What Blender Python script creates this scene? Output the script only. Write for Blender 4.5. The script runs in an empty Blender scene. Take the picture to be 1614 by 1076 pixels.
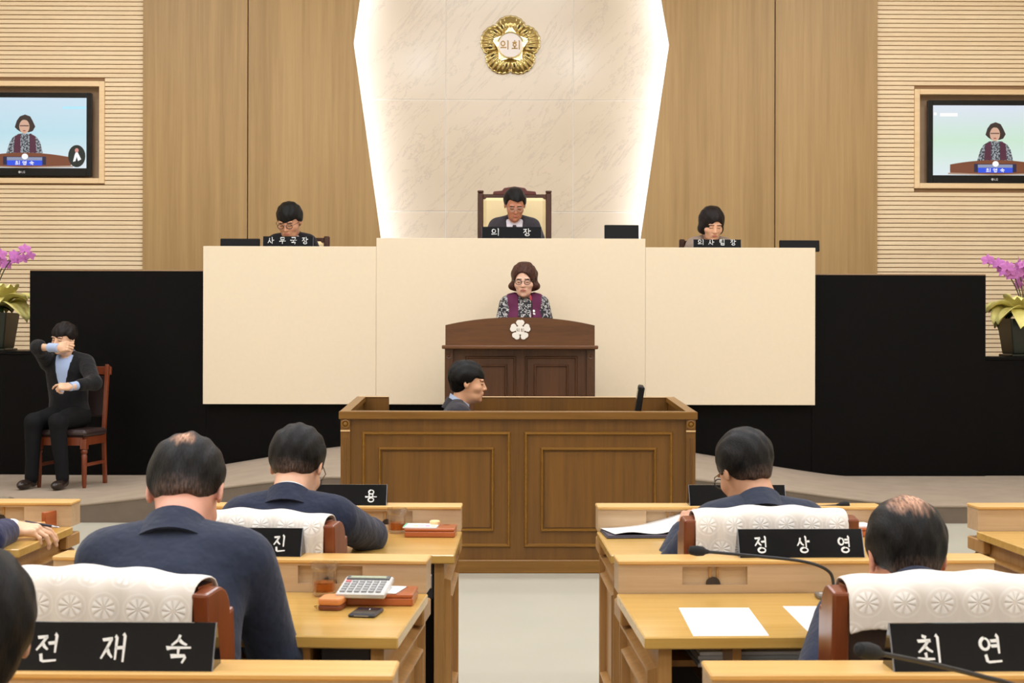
import bpy, math, random
import numpy as np
from mathutils import Vector, Matrix, Euler

random.seed(7)
SC = bpy.context.scene
COL = SC.collection
R = math.radians

# ------------------------------------------------------------------ camera
FPX, CX, CY = 2250.0, 807.0, 538.0
CAM_H, YAW, PITCH, ROLL = 1.30, -0.611, 0.05, -0.13
cam_data = bpy.data.cameras.new('camera')
cam_data.sensor_width = 36.0
cam_data.lens = FPX * 36.0 / 1614.0
cam_data.clip_start = 0.05
cam_data.dof.use_dof = True
cam_data.dof.focus_distance = 8.5
cam_data.dof.aperture_fstop = 13.0
cam = bpy.data.objects.new('camera', cam_data)
COL.objects.link(cam)
CAM_M = Matrix.Rotation(R(YAW), 3, 'Z') @ Matrix.Rotation(R(90 + PITCH), 3, 'X') @ Matrix.Rotation(R(-ROLL), 3, 'Z')
cam.matrix_world = Matrix.Translation((0, 0, CAM_H)) @ CAM_M.to_4x4()
SC.camera = cam

def at(px, py, Y):
    """point of the room at depth Y that the photograph shows at pixel px, py"""
    d = CAM_M @ Vector(((px - CX) / FPX, -(py - CY) / FPX, -1.0))
    k = Y / d.y
    return Vector((d.x * k, Y, CAM_H + d.z * k))

# ------------------------------------------------------------------ world, light, exposure
world = bpy.data.worlds.new('world'); SC.world = world
world.use_nodes = True
world.node_tree.nodes['Background'].inputs[0].default_value = (1.0, 0.95, 0.88, 1)
world.node_tree.nodes['Background'].inputs[1].default_value = 0.25
SC.view_settings.view_transform = 'Standard'
SC.view_settings.look = 'None'
SC.view_settings.gamma = 1.0
SC.view_settings.use_curve_mapping = False
SC.view_settings.exposure = 0.0

CEIL_Z = 6.6
LIGHT_SPOTS = []
for ly in (-2.2, 0.8, 3.6, 6.4, 9.2, 12.0):
    for lx in (-4.6, 0.0, 4.6):
        LIGHT_SPOTS.append((lx, ly))
LIGHT_W = 75.0
for lx, ly in LIGHT_SPOTS:
    ld = bpy.data.lights.new('panel_light', 'AREA')
    ld.shape = 'RECTANGLE'; ld.size = 2.4; ld.size_y = 0.6
    ld.energy = LIGHT_W * (0.55 if ly > 10 else 1.0); ld.color = (0.835, 0.885, 1.0)
    lo = bpy.data.objects.new('panel_light', ld)
    lo.location = (lx, ly, CEIL_Z - 0.07)
    COL.objects.link(lo)
# fill spotlights added on an invented ceiling track to brighten the dais
FILL_SPOTS = [(-4.2, 5.6), (-1.4, 5.6), (1.4, 5.6), (4.2, 5.6)]
for sx, sy in FILL_SPOTS:
    ld = bpy.data.lights.new('fill_spot', 'SPOT')
    ld.energy = 60; ld.spot_size = R(62); ld.spot_blend = 0.9; ld.shadow_soft_size = 0.12
    ld.color = (0.835, 0.885, 1.0)
    lo = bpy.data.objects.new('fill_spot', ld)
    lo.location = (sx, sy, CEIL_Z - 0.36)
    dirv = Vector((sx * 0.85, 13.5, 2.0)) - lo.location
    lo.rotation_euler = dirv.to_track_quat('-Z', 'Y').to_euler()
    COL.objects.link(lo)

# ------------------------------------------------------------------ materials
def lin(c):
    return tuple((v / 255.0 / 12.92) if v / 255.0 <= 0.04045 else ((v / 255.0 + 0.055) / 1.055) ** 2.4 for v in c)

MATS = {}
def mat(name, c, rough=0.5, metal=0.0, spec=0.5, bump=0.0, bscale=200.0, var=0.0, vscale=8.0, emit=None, estr=1.0, coat=0.0, sheen=0.0, bdist=0.004):
    if name in MATS: return MATS[name]
    m = bpy.data.materials.new(name); m.use_nodes = True
    nt = m.node_tree; b = nt.nodes['Principled BSDF']
    cl = lin(c)
    b.inputs['Base Color'].default_value = (*cl, 1)
    b.inputs['Roughness'].default_value = rough
    b.inputs['Metallic'].default_value = metal
    b.inputs['Specular IOR Level'].default_value = spec
    b.inputs['Coat Weight'].default_value = coat
    b.inputs['Sheen Weight'].default_value = sheen
    tc = nt.nodes.new('ShaderNodeTexCoord')
    if var > 0:
        n = nt.nodes.new('ShaderNodeTexNoise'); n.inputs['Scale'].default_value = vscale; n.inputs['Detail'].default_value = 4
        nt.links.new(tc.outputs['Object'], n.inputs['Vector'])
        r = nt.nodes.new('ShaderNodeValToRGB')
        r.color_ramp.elements[0].position = 0.3; r.color_ramp.elements[1].position = 0.7
        r.color_ramp.elements[0].color = (*[v * (1 - var) for v in cl], 1)
        r.color_ramp.elements[1].color = (*[min(1, v * (1 + var)) for v in cl], 1)
        nt.links.new(n.outputs['Fac'], r.inputs['Fac']); nt.links.new(r.outputs['Color'], b.inputs['Base Color'])
    if bump > 0:
        n = nt.nodes.new('ShaderNodeTexNoise'); n.inputs['Scale'].default_value = bscale; n.inputs['Detail'].default_value = 3
        nt.links.new(tc.outputs['Object'], n.inputs['Vector'])
        bp = nt.nodes.new('ShaderNodeBump'); bp.inputs['Strength'].default_value = bump; bp.inputs['Distance'].default_value = bdist
        nt.links.new(n.outputs['Fac'], bp.inputs['Height']); nt.links.new(bp.outputs['Normal'], b.inputs['Normal'])
    if emit:
        b.inputs['Emission Color'].default_value = (*lin(emit), 1)
        b.inputs['Emission Strength'].default_value = estr
    MATS[name] = m
    return m

def wood(name, c1, c2, axis='X', fine=60.0, stretch=0.05, rough=0.35, coat=0.0, bump=0.05, per_object=0.0):
    if name in MATS: return MATS[name]
    m = bpy.data.materials.new(name); m.use_nodes = True
    nt = m.node_tree; b = nt.nodes['Principled BSDF']
    tc = nt.nodes.new('ShaderNodeTexCoord'); mp = nt.nodes.new('ShaderNodeMapping')
    s = [1.0, 1.0, 1.0]; s['XYZ'.index(axis)] = stretch
    mp.inputs['Scale'].default_value = s
    nt.links.new(tc.outputs['Object'], mp.inputs['Vector'])
    n = nt.nodes.new('ShaderNodeTexNoise'); n.inputs['Scale'].default_value = fine; n.inputs['Detail'].default_value = 5
    n.inputs['Roughness'].default_value = 0.65
    nt.links.new(mp.outputs['Vector'], n.inputs['Vector'])
    n2 = nt.nodes.new('ShaderNodeTexNoise'); n2.inputs['Scale'].default_value = fine * 0.16; n2.inputs['Detail'].default_value = 3
    nt.links.new(mp.outputs['Vector'], n2.inputs['Vector'])
    mx = nt.nodes.new('ShaderNodeMath'); mx.operation = 'MULTIPLY_ADD'; mx.inputs[1].default_value = 0.55
    mul = nt.nodes.new('ShaderNodeMath'); mul.operation = 'MULTIPLY'; mul.inputs[1].default_value = 0.45
    nt.links.new(n2.outputs['Fac'], mul.inputs[0])
    nt.links.new(n.outputs['Fac'], mx.inputs[0]); nt.links.new(mul.outputs[0], mx.inputs[2])
    r = nt.nodes.new('ShaderNodeValToRGB')
    r.color_ramp.elements[0].position = 0.36; r.color_ramp.elements[1].position = 0.64
    r.color_ramp.elements[0].color = (*lin(c1), 1); r.color_ramp.elements[1].color = (*lin(c2), 1)
    fac = mx.outputs[0]
    if per_object:
        oi = nt.nodes.new('ShaderNodeObjectInfo'); ad = nt.nodes.new('ShaderNodeMath'); ad.operation = 'MULTIPLY_ADD'
        ad.inputs[1].default_value = per_object
        nt.links.new(oi.outputs['Random'], ad.inputs[0]); nt.links.new(fac, ad.inputs[2]); fac = ad.outputs[0]
    nt.links.new(fac, r.inputs['Fac']); nt.links.new(r.outputs['Color'], b.inputs['Base Color'])
    b.inputs['Roughness'].default_value = rough
    b.inputs['Coat Weight'].default_value = coat; b.inputs['Coat Roughness'].default_value = 0.15
    bp = nt.nodes.new('ShaderNodeBump'); bp.inputs['Strength'].default_value = bump; bp.inputs['Distance'].default_value = 0.003
    nt.links.new(n.outputs['Fac'], bp.inputs['Height']); nt.links.new(bp.outputs['Normal'], b.inputs['Normal'])
    MATS[name] = m
    return m

def marble(name):
    m = bpy.data.materials.new(name); m.use_nodes = True
    nt = m.node_tree; b = nt.nodes['Principled BSDF']
    tc = nt.nodes.new('ShaderNodeTexCoord'); mp = nt.nodes.new('ShaderNodeMapping')
    mp0 = nt.nodes.new('ShaderNodeMapping'); mp0.inputs['Rotation'].default_value = (0, R(-42), 0)
    mp.inputs['Scale'].default_value = (2.4, 2.4, 0.5)
    nt.links.new(tc.outputs['Object'], mp0.inputs['Vector']); nt.links.new(mp0.outputs['Vector'], mp.inputs['Vector'])
    n = nt.nodes.new('ShaderNodeTexNoise'); n.inputs['Scale'].default_value = 1.9; n.inputs['Detail'].default_value = 9
    n.inputs['Roughness'].default_value = 0.68; n.inputs['Distortion'].default_value = 0.5
    nt.links.new(mp.outputs['Vector'], n.inputs['Vector'])
    a = nt.nodes.new('ShaderNodeMath'); a.operation = 'SUBTRACT'; a.inputs[1].default_value = 0.5
    ab = nt.nodes.new('ShaderNodeMath'); ab.operation = 'ABSOLUTE'
    nt.links.new(n.outputs['Fac'], a.inputs[0]); nt.links.new(a.outputs[0], ab.inputs[0])
    r = nt.nodes.new('ShaderNodeValToRGB')
    e = r.color_ramp.elements
    e[0].position = 0.0; e[0].color = (*lin((200, 187, 168)), 1)
    e[1].position = 0.016; e[1].color = (*lin((222, 206, 182)), 1)
    x = e.new(0.004); x.color = (*lin((212, 196, 173)), 1)
    n2 = nt.nodes.new('ShaderNodeTexNoise'); n2.inputs['Scale'].default_value = 1.2; n2.inputs['Detail'].default_value = 3
    nt.links.new(tc.outputs['Object'], n2.inputs['Vector'])
    r2 = nt.nodes.new('ShaderNodeValToRGB')
    r2.color_ramp.elements[0].position = 0.35; r2.color_ramp.elements[1].position = 0.7
    r2.color_ramp.elements[0].color = (1, 1, 1, 1); r2.color_ramp.elements[1].color = (0.93, 0.925, 0.92, 1)
    nt.links.new(n2.outputs['Fac'], r2.inputs['Fac'])
    mm = nt.nodes.new('ShaderNodeMix'); mm.data_type = 'RGBA'; mm.blend_type = 'MULTIPLY'; mm.inputs[0].default_value = 1
    nt.links.new(ab.outputs[0], r.inputs['Fac'])
    nt.links.new(r.outputs['Color'], mm.inputs[6]); nt.links.new(r2.outputs['Color'], mm.inputs[7])
    nt.links.new(mm.outputs[2], b.inputs['Base Color'])
    b.inputs['Roughness'].default_value = 0.16
    MATS[name] = m
    return m

# ------------------------------------------------------------------ objects and tags
def tag(o, label=None, cat=None, group=None, kind=None):
    if label: o['label'] = label
    if cat: o['category'] = cat
    if group: o['group'] = group
    if kind: o['kind'] = kind
    return o

def empty(name, loc=(0, 0, 0), rz=0.0, label=None, cat=None, group=None):
    o = bpy.data.objects.new(name, None); COL.objects.link(o)
    o.empty_display_size = 0.05
    o.location = loc; o.rotation_euler = (0, 0, rz)
    return tag(o, label, cat, group)

def link(name, me, parent=None, loc=None, rot=None):
    o = bpy.data.objects.new(name, me); COL.objects.link(o)
    if parent: o.parent = parent
    if loc is not None: o.location = loc
    if rot is not None: o.rotation_euler = rot
    return o

class MB:
    """collects shapes into one mesh"""
    def __init__(self): self.v = []; self.f = []; self.mi = []; self.cur = 0; self.M = None
    def add(self, vs, fs):
        n = len(self.v)
        if self.M is not None: vs = [self.M @ Vector(p) for p in vs]
        self.v += [tuple(p) for p in vs]
        self.f += [tuple(i + n for i in f) for f in fs]
        self.mi += [self.cur] * len(fs)
        return self
    def box(self, x0, x1, y0, y1, z0, z1, c=0.0):
        """box with small chamfers c"""
        if c <= 0:
            v = [(x, y, z) for x in (x0, x1) for y in (y0, y1) for z in (z0, z1)]
            f = [(0, 1, 3, 2), (4, 6, 7, 5), (0, 4, 5, 1), (2, 3, 7, 6), (0, 2, 6, 4), (1, 5, 7, 3)]
            return self.add(v, f)
        X, Y, Z = (x0, x1), (y0, y1), (z0, z1)
        idx = {}; v = []
        for i in (0, 1):
            for j in (0, 1):
                for k in (0, 1):
                    sx, sy, sz = (1 - 2 * i), (1 - 2 * j), (1 - 2 * k)
                    for a in range(3):
                        p = [X[i] + sx * c, Y[j] + sy * c, Z[k] + sz * c]
                        p[a] = (X[i], Y[j], Z[k])[a]
                        idx[i, j, k, a] = len(v); v.append(tuple(p))
        f = []
        def q(*ids):
            f.append(tuple(idx[t] for t in ids))
        for s in (0, 1):
            o = 1 if s else -1
            for a in range(3):
                b_, c_ = (a + 1) % 3, (a + 2) % 3
                ring = []
                for (u, w) in ((0, 0), (1, 0), (1, 1), (0, 1)):
                    t = [0, 0, 0]; t[a] = s; t[b_] = u; t[c_] = w
                    ring.append((*t, a))
                if s == 0: ring.reverse()
                q(*ring)
        for a in range(3):      # edges along a
            b_, c_ = (a + 1) % 3, (a + 2) % 3
            for u in (0, 1):
                for w in (0, 1):
                    t0 = [0, 0, 0]; t0[b_] = u; t0[c_] = w; t1 = list(t0); t1[a] = 1
                    ring = [(*t0, b_), (*t1, b_), (*t1, c_), (*t0, c_)]
                    if (u + w) % 2 == 0: ring.reverse()
                    q(*ring)
        for i in (0, 1):
            for j in (0, 1):
                for k in (0, 1):
                    ring = [(i, j, k, 0), (i, j, k, 1), (i, j, k, 2)]
                    if (i + j + k) % 2 == 0: ring.reverse()
                    q(*ring)
        return self.add(v, f)
    def prism(self, poly, y0, y1, axis='Y'):
        """poly of (a,b) swept along an axis: Y -> (a,y,b), X -> (x,a,b), Z -> (a,b,z)"""
        n = len(poly)
        def P(a, b, t): return {'Y': (a, t, b), 'X': (t, a, b), 'Z': (a, b, t)}[axis]
        v = [P(a, b, y0) for a, b in poly] + [P(a, b, y1) for a, b in poly]
        f = [tuple(range(n)), tuple(range(2 * n - 1, n - 1, -1))]
        f += [(i, i + n, (i + 1) % n + n, (i + 1) % n) for i in range(n)]
        return self.add(v, f)
    def lathe(self, prof, seg=24, c=(0, 0, 0), facet=0.0):
        """prof list of (r,z)"""
        n = len(prof); v = []; f = []
        for s in range(seg):
            a = 2 * math.pi * s / seg
            k = 1 - (facet if s % 2 else 0)
            for r, z in prof:
                v.append((c[0] + r * k * math.cos(a), c[1] + r * k * math.sin(a), c[2] + z))
        for s in range(seg):
            t = (s + 1) % seg
            for i in range(n - 1):
                f.append((s * n + i, t * n + i, t * n + i + 1, s * n + i + 1))
        if prof[0][0] > 1e-6: f.append(tuple(s * n for s in reversed(range(seg))))
        if prof[-1][0] > 1e-6: f.append(tuple(s * n + n - 1 for s in range(seg)))
        return self.add(v, f)
    def tube(self, pts, rad, seg=10, squash=1.0):
        pts = [Vector(p) for p in pts]; n = len(pts)
        if not isinstance(rad, (list, tuple)): rad = [rad] * n
        v = []; f = []; up = None
        for i, p in enumerate(pts):
            t = (pts[min(i + 1, n - 1)] - pts[max(i - 1, 0)])
            t = t.normalized() if t.length > 1e-9 else Vector((0, 0, 1))
            if up is None:
                up = Vector((0, 0, 1)) if abs(t.z) < 0.9 else Vector((1, 0, 0))
            a = t.cross(up)
            if a.length < 1e-6: a = t.cross(Vector((1, 0.3, 0)))
            a.normalize(); b = a.cross(t); b.normalize(); up = b
            for s in range(seg):
                an = 2 * math.pi * s / seg
                v.append(p + a * (rad[i] * math.cos(an)) + b * (rad[i] * squash * math.sin(an)))
        for i in range(n - 1):
            for s in range(seg):
                t = (s + 1) % seg
                f.append((i * seg + s, i * seg + t, (i + 1) * seg + t, (i + 1) * seg + s))
        f.append(tuple(reversed(range(seg)))); f.append(tuple((n - 1) * seg + s for s in range(seg)))
        return self.add(v, f)
    def grid(self, P, thick=None, closed_u=False):
        """P[i][j] points; optional shell thickness along face normals is left to build(solid=)"""
        nu, nv = len(P), len(P[0]); v = [p for row in P for p in row]; f = []
        for i in range(nu if closed_u else nu - 1):
            k = (i + 1) % nu
            for j in range(nv - 1):
                f.append((i * nv + j, k * nv + j, k * nv + j + 1, i * nv + j + 1))
        return self.add(v, f)
    def ball(self, c, r, seg=14, rings=8):
        if not isinstance(r, (list, tuple)): r = (r, r, r)
        v = [(c[0], c[1], c[2] + r[2])]; f = []
        for i in range(1, rings):
            th = math.pi * i / rings
            for s in range(seg):
                a = 2 * math.pi * s / seg
                v.append((c[0] + r[0] * math.sin(th) * math.cos(a), c[1] + r[1] * math.sin(th) * math.sin(a), c[2] + r[2] * math.cos(th)))
        v.append((c[0], c[1], c[2] - r[2])); last = len(v) - 1
        for s in range(seg):
            t = (s + 1) % seg
            f.append((0, 1 + s, 1 + t))
            for i in range(rings - 2):
                f.append((1 + i * seg + s, 1 + (i + 1) * seg + s, 1 + (i + 1) * seg + t, 1 + i * seg + t))
            f.append((last, 1 + (rings - 2) * seg + t, 1 + (rings - 2) * seg + s))
        return self.add(v, f)
    def mesh(self, name, mats, smooth=False, fix=True):
        me = bpy.data.meshes.new(name)
        me.from_pydata(self.v, [], self.f)
        if not isinstance(mats, (list, tuple)): mats = [mats]
        for m in mats: me.materials.append(m)
        if len(mats) > 1: me.polygons.foreach_set('material_index', self.mi)
        if fix:
            import bmesh
            bm = bmesh.new(); bm.from_mesh(me)
            bmesh.ops.recalc_face_normals(bm, faces=bm.faces)
            bm.to_mesh(me); bm.free()
        if smooth:
            me.polygons.foreach_set('use_smooth', [True] * len(me.polygons))
            if smooth != 'all':
                try: me.set_sharp_from_angle(angle=R(35))
                except Exception: pass
        me.update()
        return me
    def build(self, name, mats, parent=None, smooth=False, loc=None, rot=None, solid=0.0, subsurf=0, bevel=0.0):
        o = link(name, self.mesh(name, mats, smooth), parent, loc, rot)
        if solid:
            md = o.modifiers.new('solid', 'SOLIDIFY'); md.thickness = solid; md.offset = 0
        if bevel:
            md = o.modifiers.new('bevel', 'BEVEL'); md.width = bevel; md.segments = 2; md.limit_method = 'ANGLE'; md.angle_limit = R(40)
        if subsurf:
            md = o.modifiers.new('sub', 'SUBSURF'); md.levels = subsurf; md.render_levels = subsurf
        return o

def frame_poly(mb, x0, x1, z0, z1, w, y, d):
    """rectangular moulding ring standing proud of plane y by d (towards -Y) with a sloped profile"""
    o = [(x0, z0), (x1, z0), (x1, z1), (x0, z1)]
    m1 = [(x0 + w * .35, z0 + w * .35), (x1 - w * .35, z0 + w * .35), (x1 - w * .35, z1 - w * .35), (x0 + w * .35, z1 - w * .35)]
    m2 = [(x0 + w * .65, z0 + w * .65), (x1 - w * .65, z0 + w * .65), (x1 - w * .65, z1 - w * .65), (x0 + w * .65, z1 - w * .65)]
    i = [(x0 + w, z0 + w), (x1 - w, z0 + w), (x1 - w, z1 - w), (x0 + w, z1 - w)]
    v = [(a, y, b) for a, b in o] + [(a, y - d, b) for a, b in m1] + [(a, y - d, b) for a, b in m2] + [(a, y, b) for a, b in i]
    f = []
    for k in range(3):
        for s in range(4):
            t = (s + 1) % 4
            f.append((k * 4 + s, k * 4 + t, k * 4 + 4 + t, k * 4 + 4 + s))
    for s in range(4):
        t = (s + 1) % 4
        f.append((12 + s, 12 + t, t, s))
    mb.add(v, f)

def panel_hole(mb, x0, x1, z0, z1, hx0, hx1, hz0, hz1, y0, y1):
    """board in the XZ plane with a rectangular hole"""
    for a, b, c, d in ((x0, hx0, z0, z1), (hx1, x1, z0, z1), (hx0, hx1, z0, hz0), (hx0, hx1, hz1, z1)):
        if b - a > 1e-5 and d - c > 1e-5: mb.box(a, b, y0, y1, c, d)

# ------------------------------------------------------------------ brush lettering (Hangul strokes)
def _circ(n=14): return [(0.5 + 0.5 * math.cos(math.pi / 2 + 2 * math.pi * i / n), 0.5 + 0.5 * math.sin(math.pi / 2 + 2 * math.pi * i / n)) for i in range(n + 1)]
JAMO = {
 'ㄱ': [[(0, .9), (.9, 1), (.95, .8), (.75, 0)]], 'ㄴ': [[(.05, 1), (.1, .15), (.2, .05), (1, .2)]],
 'ㅁ': [[(0, .95), (.05, 0)], [(0, .95), (.95, 1), (.92, .02)], [(.05, .05), (.92, .08)]],
 'ㅅ': [[(.55, 1), (.42, .55), (0, 0)], [(.45, .6), (.7, .25), (1, .05)]],
 'ㅇ': [_circ()], 'ㅈ': [[(.05, .92), (.9, 1)], [(.85, .98), (.45, .5), (0, 0)], [(.48, .55), (.7, .25), (1, .05)]],
 'ㅊ': [[(.35, 1.12), (.62, 1.02)], [(.02, .76), (.92, .82)], [(.8, .8), (.45, .42), (0, 0)], [(.48, .45), (.7, .2), (1, .03)]],
 'ㅌ': [[(.05, .98), (.95, 1)], [(.05, .98), (.05, .1), (.2, 0), (1, .08)], [(.05, .52), (.85, .56)]],
 'ㅎ': [[(.36, 1.1), (.62, 1.02)], [(.05, .74), (.95, .8)], [(.5 + (a - .5) * .6, b * .6) for a, b in _circ()]],
 'ㅏ': [[(.1, 1.02), (.22, .95), (.25, 0)], [(.25, .52), (.9, .56)]], 'ㅓ': [[(.62, 1.02), (.76, .95), (.75, 0)], [(.05, .5), (.75, .56)]],
 'ㅕ': [[(.62, 1.02), (.76, .95), (.75, 0)], [(.05, .68), (.75, .72)], [(.05, .4), (.75, .44)]],
 'ㅐ': [[(.1, .95), (.22, .9), (.22, .08)], [(.75, 1.03), (.88, .97), (.88, 0)], [(.22, .5), (.88, .54)]],
 'ㅣ': [[(.3, 1.02), (.55, .95), (.52, 0)]], 'ㅡ': [[(0, .45), (.2, .52), (1, .55)]],
 'ㅜ': [[(0, .72), (.2, .8), (1, .82)], [(.5, .8), (.48, 0)]], 'ㅗ': [[(0, .15), (.2, .2), (1, .22)], [(.48, 1), (.5, .2)]],
 'ㅛ': [[(0, .15), (.2, .2), (1, .22)], [(.32, 1), (.35, .2)], [(.66, 1), (.64, .2)]],
}
TOPL, VR, JONG = (.03, .42, .5, .92), (.5, .33, .92, 1), (.25, .0, .78, .3)
SYL = {
 '전': [('ㅈ', *TOPL), ('ㅓ', *VR), ('ㄴ', .22, 0, .9, .28)], '재': [('ㅈ', 0, .12, .46, .86), ('ㅐ', .48, 0, .98, 1)],
 '숙': [('ㅅ', .18, .62, .82, 1), ('ㅜ', .0, .27, 1, .6), ('ㄱ', .2, -.03, .82, .24)],
 '최': [('ㅊ', .03, .38, .62, .92), ('ㅗ', 0, .08, .68, .36), ('ㅣ', .72, 0, 1, 1)],
 '연': [('ㅇ', .06, .48, .44, .9), ('ㅕ', *VR), ('ㄴ', .22, 0, .9, .28)], '정': [('ㅈ', *TOPL), ('ㅓ', *VR), ('ㅇ', *JONG)],
 '상': [('ㅅ', *TOPL), ('ㅏ', .58, .33, 1, 1), ('ㅇ', *JONG)], '영': [('ㅇ', .06, .48, .44, .9), ('ㅕ', *VR), ('ㅇ', *JONG)],
 '진': [('ㅈ', *TOPL), ('ㅣ', .58, .3, .92, 1), ('ㄴ', .22, 0, .9, .28)],
 '용': [('ㅇ', .28, .66, .72, 1), ('ㅛ', 0, .36, 1, .64), ('ㅇ', .26, -.02, .74, .33)],
 '의': [('ㅇ', .06, .42, .5, .92), ('ㅡ', 0, .12, .68, .34), ('ㅣ', .7, 0, .98, 1)], '장': [('ㅈ', *TOPL), ('ㅏ', .58, .33, 1, 1), ('ㅇ', *JONG)],
 '사': [('ㅅ', .0, .1, .55, .88), ('ㅏ', .58, 0, 1, 1)], '무': [('ㅁ', .2, .6, .8, .96), ('ㅜ', 0, -.02, 1, .52)],
 '국': [('ㄱ', .2, .68, .84, .98), ('ㅜ', 0, .3, 1, .62), ('ㄱ', .2, -.03, .82, .24)],
 '팀': [('ㅌ', .06, .44, .5, .94), ('ㅣ', .58, .34, .95, 1), ('ㅁ', .25, 0, .85, .28)],
 '회': [('ㅎ', .05, .36, .62, .92), ('ㅗ', 0, .08, .68, .34), ('ㅣ', .72, 0, 1, 1)],
}
def glyph(mb, ch, x, z, w, h, y, th=0.1, d=0.0006, plain=False):
    """brush strokes of one syllable as thin raised ribbons in an XZ plane facing -Y; lower-left corner x,z"""
    for j, x0, z0, x1, z1 in SYL[ch]:
        for st in JAMO[j]:
            pts = [(x + w * (x0 + (x1 - x0) * a), z + h * (z0 + (z1 - z0) * b)) for a, b in st]
            n = len(pts); closed = st[0] == st[-1]
            L = []; Rr = []
            for i, (a, b) in enumerate(pts):
                if closed: p0, p1 = pts[(i - 1) % (n - 1)], pts[(i + 1) % (n - 1)]
                else: p0, p1 = pts[max(i - 1, 0)], pts[min(i + 1, n - 1)]
                tx, tz = p1[0] - p0[0], p1[1] - p0[1]; l = math.hypot(tx, tz) or 1
                t = i / (n - 1)
                wd = th * h * 0.5 * (1.0 if (closed or plain) else (1.15 - 0.55 * t if n > 2 or abs(tz) > abs(tx) else 0.8 + 0.25 * t))
                L.append((a - tz / l * wd, b + tx / l * wd)); Rr.append((a + tz / l * wd, b - tx / l * wd))
            if not closed and not plain:   # slanted brush start
                L[0] = (L[0][0] - th * h * .25, L[0][1] + th * h * .18)
            v = []; f = []
            for (a, b), (c, e) in zip(L, Rr): v += [(a, y - d, b), (c, y - d, e), (a, y, b), (c, y, e)]
            for i in range(n - 1):
                k = 4 * i
                f += [(k, k + 1, k + 5, k + 4), (k, k + 4, k + 6, k + 2), (k + 1, k + 3, k + 7, k + 5)]
            f += [(0, 2, 3, 1), (4 * n - 4, 4 * n - 3, 4 * n - 1, 4 * n - 2)]
            mb.add(v, f)
# ================================================================== setting
M_FLOOR = mat('floor_vinyl', (176, 172, 156), 0.45, var=0.03, vscale=2.0, bump=0.03, bscale=60)
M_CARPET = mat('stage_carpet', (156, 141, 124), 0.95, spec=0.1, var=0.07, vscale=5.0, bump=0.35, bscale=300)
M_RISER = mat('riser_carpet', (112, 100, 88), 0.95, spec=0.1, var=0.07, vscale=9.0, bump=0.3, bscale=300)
M_BLACK = mat('black_laminate', (5, 4, 4), 0.45, spec=0.11, var=0.14, vscale=3.0)
M_CREAM = mat('cream_panel', (233, 217, 189), 0.3, spec=0.4, var=0.012, vscale=30)
M_WPANEL = wood('wall_veneer', (164, 130, 78), (186, 152, 98), 'Z', 26, 0.03, 0.4, bump=0.02)
M_SLAT = wood('slat_wood', (238, 210, 168), (250, 228, 190), 'X', 30, 0.05, 0.5, bump=0.02, per_object=0.1)
M_GAP = mat('slat_gap', (150, 118, 84), 0.8)
M_MARBLE = marble('white_marble')
M_PLASTER = mat('plaster_wall', (226, 214, 194), 0.8, var=0.02)
M_CEIL = mat('ceiling_board', (238, 234, 226), 0.85)
M_NICHE = mat('niche_brown', (186, 156, 124), 0.6, var=0.05)
M_FRAMEW = wood('niche_frame_wood', (238, 204, 154), (250, 220, 174), 'X', 30, 0.05, 0.45)
M_WHITEJ = mat('white_joint', (244, 240, 232), 0.4)
M_LED = mat('led_strip_white', (240, 246, 255), 0.5, emit=(214, 230, 255), estr=21.0)

WX = 6.6
def struct(mb, name, m, parent=None, **k):
    o = mb.build(name, m, parent, **k)
    if parent is None: o['kind'] = 'structure'
    return o
struct(MB().box(-WX, WX, -5, 15.6, -0.1, 0), 'floor', M_FLOOR)
struct(MB().box(-WX, WX, -5, 15.6, CEIL_Z, CEIL_Z + 0.1), 'ceiling', M_CEIL)
struct(MB().box(-WX - .1, -WX, -5, 15.6, 0, CEIL_Z), 'wall_left', M_PLASTER)
struct(MB().box(WX, WX + .1, -5, 15.6, 0, CEIL_Z), 'wall_right', M_PLASTER)
struct(MB().box(-WX, WX, -5.1, -5, 0, CEIL_Z), 'wall_rear', M_PLASTER)

# ceiling luminaires that carry the lights
M_LUM = mat('luminaire_frame', (235, 235, 232), 0.5)
M_DIFF = mat('luminaire_diffuser', (255, 250, 240), 0.5, emit=(255, 247, 234), estr=4.0)
for lx, ly in LIGHT_SPOTS:
    t = empty('ceiling_light', (lx, ly, CEIL_Z), 0, 'long white recessed panel light in the ceiling', 'ceiling light', 'ceiling panel lights')
    m = MB()
    for a, b, c, d in ((-1.25, 1.25, -.35, -.31), (-1.25, 1.25, .31, .35), (-1.25, -1.21, -.31, .31), (1.21, 1.25, -.31, .31)): m.box(a, b, c, d, -.06, 0)
    m.build('frame', M_LUM, t)
    MB().box(-1.21, 1.21, -.31, .31, -.045, -.02).build('diffuser', M_DIFF, t)
t = empty('fill_track_rail', (0, 5.6, CEIL_Z), 0, 'unseen black track rail added to carry the fill spotlights', 'track')  # invented out-of-view rail for the added fill spotlights
MB().box(-4.8, 4.8, -.02, .02, -.04, 0).build('rail', mat('black_metal', (24, 24, 25), 0.4, 0.6), t)
for sx, sy in FILL_SPOTS:  # made-up housings around the added fill lamps
    t = empty('fill_spotlight', (sx, sy, CEIL_Z - .04), 0, 'unseen black spotlight added on the ceiling track to brighten the dais', 'spotlight', 'added fill spotlights on the track')
    MB().tube([(0, 0, 0), (0, 0, -.14)], .012).build('stem', MATS['black_metal'], t)
    b = MB(); b.M = Matrix.Translation((0, 0, -.2)) @ Vector((sx * -.15, 7.9, -4.2)).to_track_quat('Z', 'Y').to_matrix().to_4x4()
    b.lathe([(.0, -.13), (.05, -.13), (.06, .06), (.055, .06), (.045, -.1), (0, -.1)], 20)
    b.build('housing', MATS['black_metal'], t, smooth=True)

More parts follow.
